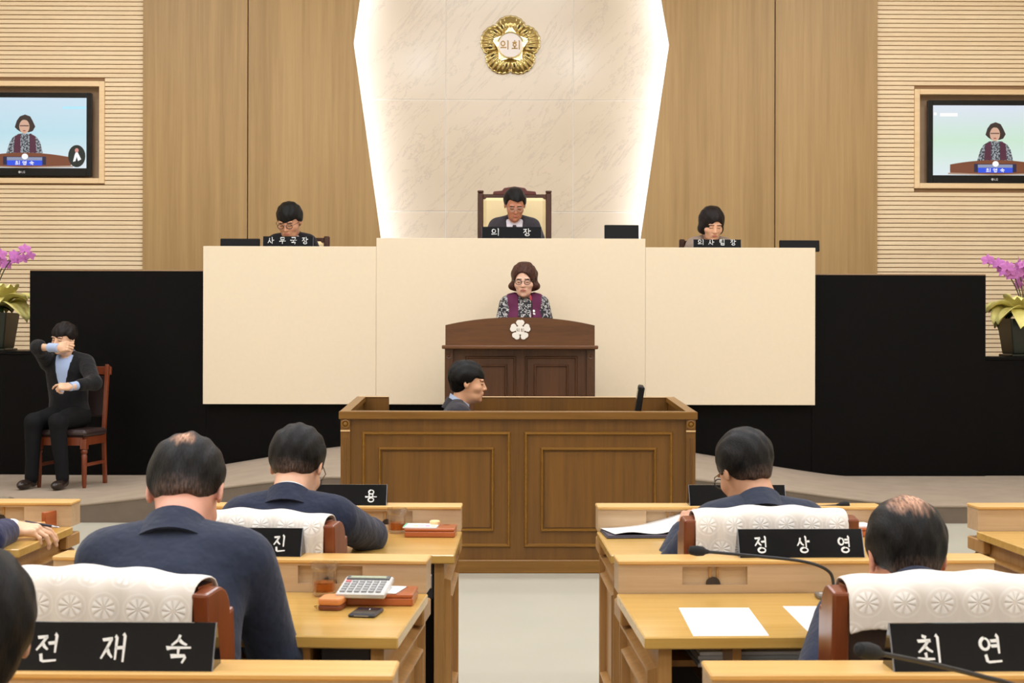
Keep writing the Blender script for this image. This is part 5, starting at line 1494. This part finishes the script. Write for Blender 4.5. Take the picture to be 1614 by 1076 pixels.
# ---------------------------------------------------------------- hand (origin wrist, +Y fingers, +Z back of the hand, thumb at -X for a right hand)
def hand_chunk(curl, thumb=.5, spread=.0, side=1):
    """curl: four values 0 straight .. 1 fist (index..little)"""
    segs = []
    lens = [(.040, .026, .020), (.044, .029, .021), (.041, .027, .020), (.032, .020, .018)]
    xs0 = [-.030, -.010, .010, .029]; ys0 = [.088, .092, .088, .080]
    for f in range(4):
        p = np.array([xs0[f], ys0[f], .002]); ang = 0.0; sp = (f - 1.5) * spread
        for s in range(3):
            ang += curl[f] * (1.25, 1.65, 1.1)[s]
            dv = np.array([math.sin(sp) * math.cos(ang), math.cos(sp) * math.cos(ang), -math.sin(ang)])
            q = p + dv * lens[f][s]; r0 = .0092 - .0009 * s - (.001 if f == 3 else 0)
            segs.append((p, q, r0, r0 - .0008)); p = q
    tp = [np.array([-.028, .022, -.006])]
    tp.append(tp[0] + np.array([-.022 + .010 * thumb, .030, -.010 - .008 * thumb])); tp.append(tp[1] + np.array([-.010 + .026 * thumb, .028, -.006 - .008 * thumb])); tp.append(tp[2] + np.array([-.002 + .022 * thumb, .022, -.002 - .004 * thumb]))
    def fn(P):
        d = rbox(P, (0, .050, 0), (.041, .042, .014), .013)
        d = smin(d, cone(P, (0, -.018, 0), (0, .02, 0), .026, .026), .025)
        d = smin(d, ell(P, (-.024, .03, -.008), (.018, .03, .016)), .015)
        for i, (a, b, ra, rb) in enumerate(segs): d = smin(d, cone(P, a, b, ra, rb), .007 if i % 3 == 0 else .004)
        for i in range(3): d = smin(d, cone(P, tp[i], tp[i + 1], (.0135, .0105, .0095)[i], (.0105, .0095, .008)[i]), .008)
        for f in range(4): d = smin(d, ell(P, (xs0[f], ys0[f], .009), (.009, .011, .007)), .006)
        return d
    V, F = nets(fn, (-.085, -.055, -.11), (.065, .20, .04), .0035)
    if side < 0: V = V * np.array([-1, 1, 1], np.float32); F = F[:, ::-1]
    return V, F

# ---------------------------------------------------------------- whole figure
def rotx(a): return np.array([[1, 0, 0], [0, math.cos(a), -math.sin(a)], [0, math.sin(a), math.cos(a)]])
def rotz(a): return np.array([[math.cos(a), -math.sin(a), 0], [math.sin(a), math.cos(a), 0], [0, 0, 1]])
def roty(a): return np.array([[math.cos(a), 0, math.sin(a)], [0, 1, 0], [-math.sin(a), 0, math.cos(a)]])
def ik(S, Wt, l1, l2, hint):
    S = np.array(S, float); Wt = np.array(Wt, float); v = Wt - S; L = np.linalg.norm(v)
    if L > (l1 + l2) * .995: Wt = S + v / L * (l1 + l2) * .995; v = Wt - S; L = np.linalg.norm(v)
    a = (l1 * l1 - l2 * l2 + L * L) / (2 * L); hgt = math.sqrt(max(l1 * l1 - a * a, 0)); n = v / L
    hv = np.array(hint, float); hv -= n * (hv @ n); hv /= (np.linalg.norm(hv) + 1e-9)
    return S + n * a + hv * hgt, Wt
def fold_noise(P, amp, ph):
    x, y, z = P[:, 0], P[:, 1], P[:, 2]
    return amp * (np.sin(17 * z + 9 * x + ph) * np.sin(13 * x - 7 * y + 2 * ph) + .25 * np.sin(27 * z - 14 * y + ph) * np.sin(22 * x + 9 * z))
def mat_basis(fwd, up):
    f = np.array(fwd, float); f /= np.linalg.norm(f); u = np.array(up, float); u -= f * (u @ f); u /= np.linalg.norm(u)
    x = np.cross(f, u); return np.stack([x, f, u], 1)

def person(label, head_px, Y, floor, face, scale=.93, lean=12, hunch=10, head=(10, 0, 0), female=False, width=1.0, girth=1.0,
           hands=None, sitting=True, seat=None, skin_c=('a', (224, 176, 148)), hair='short', hair_c=('black', (22, 20, 21)), thin=None, eyes='down',
           jacket=('navy', (36, 42, 58)), trousers=('dark', (26, 27, 32)), front=False, shirt=(236, 238, 242), tie=None, collar=True, hand_pose=None,
           legs=True, glasses=None, sleeve=.93, collar_h=.0, shift=(0, 0), knees=.12, feet=.12, amp=.003, res=.0125, hairseed=0, headscale=1.0):
    """face: heading in degrees, 0 looks to +Y (stage), 180 looks at the camera. head_px: (x, y of the crown) in the photo at depth Y."""
    top = at(head_px[0], head_px[1], Y); top = np.array(top)
    sc = scale
    # skeleton in person space with the hip at the origin, then lifted so that the crown meets the photo
    T1 = rotx(-R(lean)); T2 = T1 @ rotx(-R(hunch))
    def low(p): return T1 @ np.array(p, float)
    mid = low((0, 0, .26))
    def upp(p): return mid + T2 @ (np.array(p, float) - np.array([0, 0, .26]))
    w = width
    hp, hy, hr = [R(v) for v in head]
    RH = rotz(-hy) @ rotx(-hp) @ roty(hr)
    nb = upp((0, -.008, .515))
    hc = nb + .5 * (T2 @ np.array([0, .03, .12])) + .5 * (RH @ np.array([0, .05, .135]))
    hv_ = (head_chunk(female, eyes)[0] * headscale) @ RH.T; ix = int(np.argmax(hv_[:, 2])); crown = hc + hv_[ix] + np.array([0, 0, {'crop': .007, 'thin': .008, 'short': .010}.get(hair, .014)])
    RZ = rotz(R(face))
    # world position
    if sitting:
        hipz = (top[2] - floor) / sc - crown[2]
    else: hipz = (top[2] - floor) / sc - crown[2]
    O = np.array([0, 0, hipz])
    off = RZ @ (np.array([crown[0], crown[1], 0]) * sc)
    loc = np.array([top[0] - off[0] + shift[0], top[1] - off[1] + shift[1], floor])
    def to_local(wp): return (RZ.T @ (np.array(wp, float) - loc)) / sc - O
    S = {s: upp((s * .168 * w, .0, .440)) for s in (-1, 1)}
    hands = hands or {}
    arms = {}
    for s in (-1, 1):
        tgt, hint = hands.get(s, ((s * .16, .34, .10), (s * .8, -.3, -.7)))
        if isinstance(tgt, Vector): tgt = to_local(tgt)
        arms[s] = (S[s], *ik(S[s], tgt, .285, .255, hint))
    H = {s: np.array([s * .088, 0, 0]) for s in (-1, 1)}
    if sitting:
        kz = -.03; K = {s: np.array([s * knees, .43, kz]) for s in (-1, 1)}; A = {s: np.array([s * feet, .40, .085 - hipz]) for s in (-1, 1)}
    else:
        K = {s: np.array([s * .09, .02, -hipz * .5 + .02]) for s in (-1, 1)}; A = {s: np.array([s * .10, -.01, .085 - hipz]) for s in (-1, 1)}
    def inv2(P): return (P - mid) @ T2 + np.array([0, 0, .26])
    def inv1(P): return P @ T1
    g_ = girth
    def torso(P, o):
        p = P.astype(np.float32); a = inv1(p).astype(np.float32); b = inv2(p).astype(np.float32)
        d = ell(a, (0, -.005, .02), (.165 * g_ + o, .125 * g_ + o, .13 + o))
        d = smin(d, ell(a, (0, .004, .17), (.152 * g_ + o, .112 * g_ + o, .16 + o)), .06)
        d = smin(d, ell(b, (0, .004, .335), (.166 * w + o, .112 * g_ + o, .165 + o)), .06)
        d = smin(d, cone(b, (-.125 * w, -.012, .430), (.125 * w, -.012, .430), .062 + o, .062 + o), .05)
        Q = np.concatenate([np.abs(b[:, :1]), b[:, 1:]], 1)
        d = smin(d, cone(Q, (.02, -.02, .488), (.15 * w, -.010, .452), .040 + o, .046 + o), .04)
        if female: d = smin(d, ell(Q, (.07, .085, .30), (.06 + o, .05 + o, .06 + o)), .05)
        return d
    def arm(P, s, o, end=1.0):
        a, e, wv = arms[s]
        we = e + (wv - e) * end
        d = cone(P, a, e, .058 + o, .046 + o)
        return smin(d, cone(P, e, we, .046 + o, (.030 if end == 1.0 else .036) + o), .03)
    def leg(P, s, o):
        d = cone(P, H[s], K[s], .088 + o, .060 + o)
        return smin(d, cone(P, K[s], A[s], .058 + o, .042 + o), .03)
    allp = [np.zeros(3), nb] + [q for s in (-1, 1) for q in arms[s]]
    lo = np.min(allp, 0) - .2; hi = np.max(allp, 0) + .16
    def body_fn(P):
        d = torso(P, -.014)
        for s in (-1, 1): d = smin(d, arm(P, s, -.010), .03)
        d = smin(d, cone(P, nb - .02 * (T2 @ np.array([0, 0, 1])), hc + RH @ np.array([0, -.03, -.06]), .048, .050), .02)
        if legs:
            for s in (-1, 1): d = smin(d, leg(P, s, -.012), .04)
        return d
    lo_b = lo.copy(); hi_b = hi.copy()
    if legs:
        lp = np.array([q for s in (-1, 1) for q in (K[s], A[s])]); lo_b = np.minimum(lo_b, lp.min(0) - .1); hi_b = np.maximum(hi_b, lp.max(0) + .1)
    chunks = []
    V, F = nets(body_fn, lo_b, hi_b, .017); chunks.append((V, F))
    hV, hF, hM = head_chunk(female, eyes)
    chunks.append(((hV * headscale) @ RH.T + hc, hF, hM))
    hand_pose = hand_pose or {}
    for s in (-1, 1):
        a, e, wv = arms[s]
        ps = dict(curl=(.3, .35, .4, .45), thumb=.4, spread=.03, up=(0, 0, 1), dir=None); ps.update(hand_pose.get(s, {}))
        fw = ps['dir'] if ps['dir'] is not None else (wv - e)
        B = mat_basis(fw, ps['up'])
        cV, cF = hand_chunk(ps['curl'], ps['thumb'], ps['spread'], s)
        chunks.append((cV @ B.T + wv, cF))
    chunks = [(c[0] + O, *c[1:]) for c in chunks]
    sk = skin(*skin_c)
    me = np_mesh('person', chunks, [sk, M_LIP, M_BROW, M_EYE])
    po_ = link('person', me); po_.location = loc; po_.rotation_euler = (0, 0, R(face)); po_.scale = (sc, sc, sc)
    tag(po_, label, 'person')
    # hair lives in its own head frame so its material follows the head
    def head_child(name, meh):
        o = link(name, meh, po_); M4 = Matrix([[*RH[0], (hc + O)[0]], [*RH[1], (hc + O)[1]], [*RH[2], (hc + O)[2]], [0, 0, 0, 1]])
        o.matrix_local = M4 @ Matrix.Scale(headscale, 4); return o
    V, F = nets(lambda P: hair_field(hair, P, hairseed), (-.14, -.14, -.12), (.14, .13, .165), .0042)
    head_child('hair', np_mesh('hair', [(V, F)], [hair_mat(hair_c[0], hair_c[1], thin, fade=(-.035 if hair in ('crop', 'short') else None))]))
    if glasses:
        m = MB()
        for s in (-1, 1):
            m.tube([(s * .033 + .023 * math.cos(R(a)), .111 - .10 * abs(s * .033 + .023 * math.cos(R(a))) ** 1.3, .0 + .018 * math.sin(R(a))) for a in range(0, 361, 24)], .0025, 6)
            m.tube([(s * .056, .104, .006), (s * .082, .06, .008), (s * .088, .0, .004)], .0018, 6)
        m.tube([(-.011, .112, .006), (0, .115, .009), (.011, .112, .006)], .0018, 6)
        head_child('glasses', m.mesh('glasses', glasses, True))
    # jacket
    ph = hairseed * 1.7 + head_px[0] * .01
    jm = mat('cloth_' + jacket[0], jacket[1], .8, spec=.22, var=.06, vscale=14, bump=.7, bscale=11, sheen=.12, bdist=.022) if not isinstance(jacket[1], bpy.types.Material) else jacket[1]
    def jac_fn(P):
        d = torso(P, .012)
        for s in (-1, 1): d = smin(d, arm(P, s, .013, sleeve), .018)
        d = d + fold_noise(P, amp, ph)
        b = inv2(P.astype(np.float32))
        d = smax(d, -ell(b, (0, .030, .550), (.058, .060, .062)), .010)          # neck opening
        if front:
            wd = .012 + np.clip((b[:, 2] - .20) / .30, 0, 1) * .062
            wedge = smax(np.abs(b[:, 0]) - wd, np.maximum(.02 - b[:, 1], .20 - b[:, 2]), .008)
            d = smax(d, -wedge, .006)
        a = inv1(P.astype(np.float32))
        return smax(d, -.075 - a[:, 2], .01)
    V, F = nets(jac_fn, lo, hi, res)
    link('jacket' if not front or tie is not False else 'jacket', np_mesh('jacket', [(V + O, F)], [jm]), po_)
    # shirt
    shm = mat('shirt_%d_%d_%d' % shirt, shirt, .75) if isinstance(shirt, tuple) else shirt
    def sh_fn(P):
        b = inv2(P.astype(np.float32)); d = torso(P, -.001)
        d = smax(d, .1 - b[:, 2], .01)
        d = smax(d, -ell(b, (0, .03, .56), (.056, .058, .078)), .008)
        return d
    V, F = nets(sh_fn, np.min([mid, nb], 0) - .25, np.max([mid, nb], 0) + .25, .014)
    link('shirt', np_mesh('shirt', [(V + O, F)], [shm]), po_)
    # cuffs
    for s in (-1, 1):
        a, e, wv = arms[s]; dv = (wv - e) / np.linalg.norm(wv - e)
        p0, p1 = e + (wv - e) * (sleeve - .07) + O, wv + dv * .012 + O
        MB().tube([tuple(p0), tuple(p0 * .4 + p1 * .6), tuple(p1)], [.037, .036, .035], 16).build('cuff', shm, po_, smooth=True)
    # collars: inner shirt band and outer jacket collar, open at the throat
    def band(name, m_, r0, r1, z0, z1, a0, a1, yc, th, tilt=.0):
        P_ = []
        n = 28
        for i in range(n + 1):
            an = R(a0 + (a1 - a0) * i / n); k = abs(2 * i / n - 1)
            def pt(r, z): q = upp((r * 1.0 * math.cos(an), yc + r * .98 * math.sin(an), z - tilt * (math.sin(an) + 1) * .5)) + O; return tuple(q)
            P_.append([pt(r0, z0), pt((r0 + r1) / 2 + .002, (z0 + z1) / 2), pt(r1, z1), pt(r1 + th, z1 + .001), pt(r0 + th * 1.6, z0), pt(r0, z0)])
        b = MB(); b.grid(P_); b.build(name, m_, po_, smooth=True)
    if collar:
        if collar != 'jacket': band('shirt_collar', shm, .074, .0655, .492, .545 + collar_h, 118 + 0 - 0, 422, -.006, .003, .055)
        if collar != 'shirt': band('jacket_collar', jm, .097, .0735, .470, .537, 140, 400, -.010, .006, .06)
    if front and tie:
        m = MB(); P_ = []
        for (zz, hw) in ((.472, .012), (.455, .018), (.435, .013), (.40, .016), (.30, .026), (.20, .034)):
            # follow the chest surface
            ys = np.linspace(.22, .0, 90); pts = np.array([upp((0, yv, zz)) for yv in ys]); dd = torso(pts, .003); k = int(np.argmax(dd < 0)); yv = ys[k] + .004
            P_.append([tuple(upp((-hw, yv - .004, zz)) + O), tuple(upp((0, yv, zz)) + O), tuple(upp((hw, yv - .004, zz)) + O)])
        m.grid(P_); m.build('tie', mat('tie_%d_%d_%d' % tie, tie, .5, var=.3, vscale=90), po_, smooth=True, solid=.005)
    if legs:
        tm = mat('cloth_' + trousers[0], trousers[1], .85, spec=.2, var=.05, vscale=14, bump=.2, bscale=420)
        def tr_fn(P):
            a = inv1(P.astype(np.float32))
            d = ell(a, (0, -.005, .0), (.168 * g_, .128 * g_, .12))
            for s in (-1, 1): d = smin(d, leg(P, s, .010), .035)
            return d + fold_noise(P, .003, ph + 1)
        lt = np.min([K[-1], A[-1], H[-1]], 0) - np.array([.12, .2, .05]); ht = np.max([K[1], A[1], H[1]], 0) + np.array([.12, .14, .16])
        V, F = nets(tr_fn, lt, ht, .017)
        link('trousers', np_mesh('trousers', [(V + O, F)], [tm]), po_)
        for s in (-1, 1):
            a = A[s] + O
            def shf(P):
                d = ell(P, (a[0] + s * .012, a[1] + .10, .038), (.044, .10, .040))
                d = smin(d, cone(P, (a[0], a[1] - .02, .05), (a[0], a[1] - .01, .10), .042, .040), .03)
                return smax(d, .004 - P[:, 2], .004)
            V, F = nets(shf, (a[0] - .09, a[1] - .09, -.01), (a[0] + .09, a[1] + .23, .16), .009)
            link('shoe', np_mesh('shoe', [(V, F)], [mat('shoe_brown', (44, 34, 30), .25)]), po_)
    return dict(o=po_, upp=lambda p: Vector(upp(p) + O), arms=arms, O=O, hipz=hipz, sc=sc, loc=loc, RH=RH, hc=hc + O, S=S, jm=jm, to_local=to_local, torso=torso)

PEOPLE = {}
NAVY = ('navy', (40, 47, 66)); NAVY2 = ('navy_dark', (34, 40, 60)); BLK = ('black_suit', (17, 17, 20))
# member at the calculator desk
PEOPLE['L2'] = person('man in navy suit hunched beside the calculator, grey thinning crown', (293, 683), 3.26, 0, 2, .95, 14, 20, (44, 0, 0), width=.94, girth=1.05,
    hands={1: (Vector((-.62, 3.42, ZT + .04)), (.55, -.5, -.8)), -1: (Vector((-.80, 3.44, ZT + .04)), (-.55, -.4, -.8))}, skin_c=('ruddy', (222, 164, 142)),
    hair='crop', hair_c=('greyblack_a', (34, 33, 35)), thin=((.0, -.112, .075), .034), jacket=NAVY, collar='jacket')
# member at the box of papers
PEOPLE['L1'] = person('man in navy suit seated behind the 진 name plate, writing', (468, 668), 4.46, 0, -2, .92, 10, 16, (34, 8, 0), width=.95, girth=1.02,
    hands={1: (on_desk(584, 846) + Vector((0, -.02, .03)), (.8, -.5, -.6)), -1: (Vector((-.70, 4.66, ZT + .04)), (-.5, -.4, -.8))}, skin_c=('a', (224, 176, 148)),
    hair='short', hair_c=('black_b', (24, 22, 22)), thin=((.012, -.108, .070), .014), jacket=NAVY2, hand_pose={1: dict(dir=(-1, .35, -.05))}, shirt=(240, 242, 246), glasses=mat('spec_frame', (40, 36, 36), .3))
# member behind the folder
PEOPLE['R1'] = person('man in slate navy suit seated behind the 정상영 name plate', (1174, 674), 4.46, 0, 4, .92, 10, 16, (28, -20, -4), width=.95, girth=1.02,
    hands={-1: (Vector((.61, 4.62, ZT + .05)), (-.6, -.5, -.8)), 1: (Vector((.84, 4.64, ZT + .05)), (.3, -.5, -.8))}, skin_c=('b', (206, 156, 126)),
    hair='short', hair_c=('black_c', (26, 25, 26)), jacket=('slate', (46, 52, 68)), glasses=mat('spec_frame', (40, 36, 36), .3), hairseed=3, collar='jacket')
# balding member
PEOPLE['R2'] = person('balding man with thin crown in the studded leather chair', (1430, 783), 3.32, 0, -8, .96, 16, 38, (24, -13, 0), width=1.02,
    hands={-1: ((-.12, .17, .08), (-.6, -1, -.1)), 1: ((.12, .17, .08), (.6, -1, -.1))}, skin_c=('ruddy_b', (204, 142, 116)),
    hair='crop', hair_c=('black_bald', (24, 22, 22)), thin=((.0, -.09, .108), .06), jacket=NAVY2, hairseed=5, headscale=1.06, collar='jacket')
# member at the left edge of view
PEOPLE['L3'] = person('dark-haired person seated at the desk with the 전재숙 name plate', (-58, 852), 1.94, 0, 4, .95, 20, 16, (10, -26, 0),
    hands={1: (Vector((-.55, 2.12, ZT + .04)), (1, -.4, -.3)), -1: (Vector((-.86, 2.12, ZT + .04)), (-1, -.3, -.6))}, skin_c=('a', (224, 176, 148)),
    hair='fringe', hair_c=('black_d', (22, 20, 22)), jacket=('charcoal', (46, 46, 54)), hairseed=2, legs=True)
# member writing at the far-left desk: only the sleeve and the hand reach into view
hw = on_desk(20, 850)
PEOPLE['L0'] = person('person in navy suit whose pale-cuffed hand holds a pen', (-200, 690), 4.56, 0, -14, .95, 24, 20, (20, 0, 0),
    hands={1: (Vector((hw.x - .005, hw.y, ZT + .035)), (1, -.5, -.2)), -1: (Vector((-2.25, 4.7, ZT + .04)), (-1, -.3, -.6))}, skin_c=('c', (228, 184, 150)),
    hair='short', hair_c=('black_b', (24, 22, 22)), jacket=('navy_blue', (34, 38, 74)), shirt=(240, 240, 238), sleeve=.78,
    hand_pose={1: dict(curl=(.30, .34, .42, .5), thumb=.55, dir=(1, .30, -.05), up=(.1, -.25, 1))})
# clerk in the booth, in profile
PEOPLE['clerk'] = person('young clerk in dark jacket seated in the wooden booth, in profile', (733, 566), 8.62, 0, -88, .97, 4, 4, (6, 0, 0), seat=.42,
    hands={1: ((.12, .30, .16), (.6, -.3, -.7)), -1: ((-.12, .30, .16), (-.6, -.3, -.7))}, skin_c=('d', (222, 170, 134)), hair='fringe', hair_c=('black_e', (20, 18, 18)),
    jacket=('grey_charcoal', (46, 44, 50)), front=True, shirt=(176, 190, 216), collar_h=.016)
# interpreter
zi = ztop(ICH.x, 11.6)
PEOPLE['signer'] = person('sign language interpreter in black suit seated on the side chair', (103, 506), 11.74, zi, 180 - 8, 1.0, 4, 4, (8, 14, -4), width=.98,
    hands={1: (at(92, 548, 11.40), (1, -.1, .25)), -1: (at(112, 609, 11.33), (-1, -.4, -.5))}, skin_c=('e', (226, 182, 150)), hair='fringe', hair_c=('brown_black', (38, 28, 26)),
    jacket=BLK, trousers=('black_trousers', (19, 19, 21)), front=True, shirt=(168, 188, 224), knees=.10, feet=.13, sleeve=.64,
    hand_pose={1: dict(curl=(.75, .85, .9, .9), thumb=.8, dir=(-1, .1, .15), up=(0, 1, .3)), -1: dict(curl=(.25, .7, .8, .85), thumb=.4, dir=(1, .2, -.02), up=(0, .6, .8))}, hairseed=4)
# speaker at the rostrum
def floral():
    m = mat('floral_blouse', (30, 30, 36), .7); nt = m.node_tree; b = nt.nodes['Principled BSDF']; tc = nt.nodes.new('ShaderNodeTexCoord'); v = nt.nodes.new('ShaderNodeTexNoise')
    v.inputs['Scale'].default_value = 42; v.inputs['Detail'].default_value = 1; v.inputs['Distortion'].default_value = 1.2
    r = nt.nodes.new('ShaderNodeValToRGB'); nt.links.new(tc.outputs['Object'], v.inputs['Vector']); nt.links.new(v.outputs['Fac'], r.inputs['Fac'])
    r.color_ramp.interpolation = 'CONSTANT'
    r.color_ramp.elements[0].color = (*lin((24, 24, 30)), 1); r.color_ramp.elements[1].position = .54; r.color_ramp.elements[1].color = (*lin((206, 204, 200)), 1)
    e = r.color_ramp.elements.new(.62); e.color = (*lin((120, 122, 130)), 1); e = r.color_ramp.elements.new(.68); e.color = (*lin((28, 28, 34)), 1)
    nt.links.new(r.outputs['Color'], b.inputs['Base Color']); return m
M_FLO = floral()
zs_ = ztop(pc.x, 11.95)
sp_ = PEOPLE['speaker'] = person('woman in purple vest and floral blouse speaking at the rostrum', (827, 412), 11.98, zs_, 180, 1.0, 2, 4, (10, 6, 0), female=True, sitting=False, width=.84, girth=.88, headscale=1.10,
    hands={1: ((.10, .30, .12), (.45, -.3, -.8)), -1: ((-.10, .30, .12), (-.45, -.3, -.8))}, skin_c=('f', (232, 186, 160)), hair='bob', hair_c=('auburn', (112, 64, 46)),
    jacket=('floral', M_FLO), front=False, shirt=(30, 30, 36), collar='shirt', glasses=mat('spec_frame', (40, 36, 36), .3), eyes='down', amp=.002)
# her vest: sleeveless shell open at the front
def vest():
    q = sp_; tor = q['torso']; O = q['O']
    def fn(P):
        d = tor(P, .021)
        d = smax(d, np.abs(P[:, 0]) - .150, .01)
        d = smax(d, -smax(np.abs(P[:, 0]) - .052, -P[:, 1] + .0, .01), .006)
        d = smax(d, -ell(P, (0, .0, .56), (.075, .09, .085)), .01)
        return d
    V, F = nets(fn, (-.24, -.22, -.1), (.24, .26, .56), .009)
    link('vest', np_mesh('vest', [(V + O, F)], [mat('vest_purple', (92, 26, 66), .85, bump=.2, bscale=300)]), q['o'])
    c = Vector((-.075, .150, .345)) + Vector(O)
    b_ = empty('brooch', c); b_.parent = q['o']
    MB().ball((0, 0, .03), (.012, .006, .012), 10, 6).build('brooch_top', M_PAPER, b_); MB().prism([(-.016, -.035), (.016, -.035), (.012, .015), (-.012, .015)], -.004, .004).build('brooch_tag', M_PAPER, b_)
vest()
# chairman
PEOPLE['chair'] = person('chairman in grey suit and tie reading behind the 의장 plate', (812, 295), 13.22, ZD, 180, 1.08, 12, 10, (26, -4, 0), width=.92, girth=1.0, headscale=1.02,
    hands={1: ((.14, .34, .10), (.5, -.3, -.7)), -1: ((-.14, .34, .10), (-.5, -.3, -.7))}, skin_c=('g', (186, 126, 98)), hair='swept', hair_c=('black_f', (22, 19, 19)),
    jacket=('grey_suit', (56, 52, 58)), front=True, shirt=(226, 222, 232), tie=(52, 40, 44), glasses=mat('spec_silver', (170, 160, 150), .3, .6), legs=True)
PEOPLE['sec'] = person('bespectacled man in black suit behind the 사무국장 plate', (457, 317), 13.22, ZD, 176, 1.10, 10, 8, (26, 6, 0), width=.86, headscale=1.14,
    hands={1: ((.14, .34, .10), (.5, -.3, -.7)), -1: ((-.14, .34, .10), (-.5, -.3, -.7))}, skin_c=('h', (206, 152, 120)), hair='fringe', hair_c=('black_g', (20, 17, 18)),
    jacket=('black_suit_b', (26, 24, 28)), front=True, shirt=(232, 232, 238), tie=(24, 24, 28), glasses=mat('spec_frame', (40, 36, 36), .3), legs=True)
PEOPLE['team'] = person('short-haired woman in taupe jacket behind the 의사팀장 plate', (1122, 324), 13.22, ZD, 180, 1.08, 10, 8, (22, -8, 0), female=True, width=.82, headscale=1.10,
    hands={1: ((.14, .34, .10), (.5, -.3, -.7)), -1: ((-.14, .34, .10), (-.5, -.3, -.7))}, skin_c=('i', (222, 172, 140)), hair='bob2', hair_c=('dark_brown', (40, 26, 24)),
    jacket=('taupe', (150, 132, 118)), front=True, shirt=(30, 28, 30), collar=True, legs=True)
for k, v in PEOPLE.items(): print('PERSON', k, 'seat height %.2f' % (v['hipz'] * v['sc'] - .09 * v['sc']), [round(float(x), 2) for x in v['loc']])
# pen held by the far-left hand
q = PEOPLE['L0']; 
pa, pb = on_desk(52, 846), on_desk(93, 829)
pt = Vector((pb.x - .004, pb.y - .10, ZT + .045)); pn = at(94, 831, 4.78); p0_ = at(40, 822, 4.80)
t = empty('pen', p0_, 0, 'dark pen with silver tip held over the desk', 'pen')
dv = pn - p0_
MB().tube([(0, 0, 0), tuple(dv * .78)], .0045, 10).build('barrel', mat('pen_dark', (34, 34, 48), .3), t, smooth=True)
MB().tube([tuple(dv * .78), tuple(dv * .93), tuple(dv)], [.0045, .003, .0008], 10).build('tip', mat('pen_silver', (200, 200, 205), .25, .9), t, smooth=True)

# clerk's chair inside the booth
q = PEOPLE['clerk']
t = empty('booth_chair', (float(q['loc'][0]), float(q['loc'][1]), 0), R(-88), 'black swivel chair of the clerk inside the wooden booth', 'chair')
sh = max(.25, q['hipz'] * q['sc'] - .10)
MB().box(-.22, .22, -.2, .22, sh - .08, sh - .01, .02).build('seat', M_LEA, t, smooth=True)
MB().box(-.2, .2, -.26, -.2, sh + .05, sh + .34, .02).build('backrest', M_LEA, t, smooth=True)
MB().box(-.03, .03, -.25, -.21, sh - .06, sh + .1).build('back_bar', MATS['black_metal'], t)
MB().lathe([(0, .06), (.03, .06), (.03, sh - .08), (0, sh - .08)], 14).build('column', MATS['black_metal'], t)
for k in range(5):
    a = R(72 * k); MB().tube([(0, 0, .07), (.25 * math.cos(a), .25 * math.sin(a), .02)], [.025, .016], 8).build('leg', MATS['black_metal'], t)
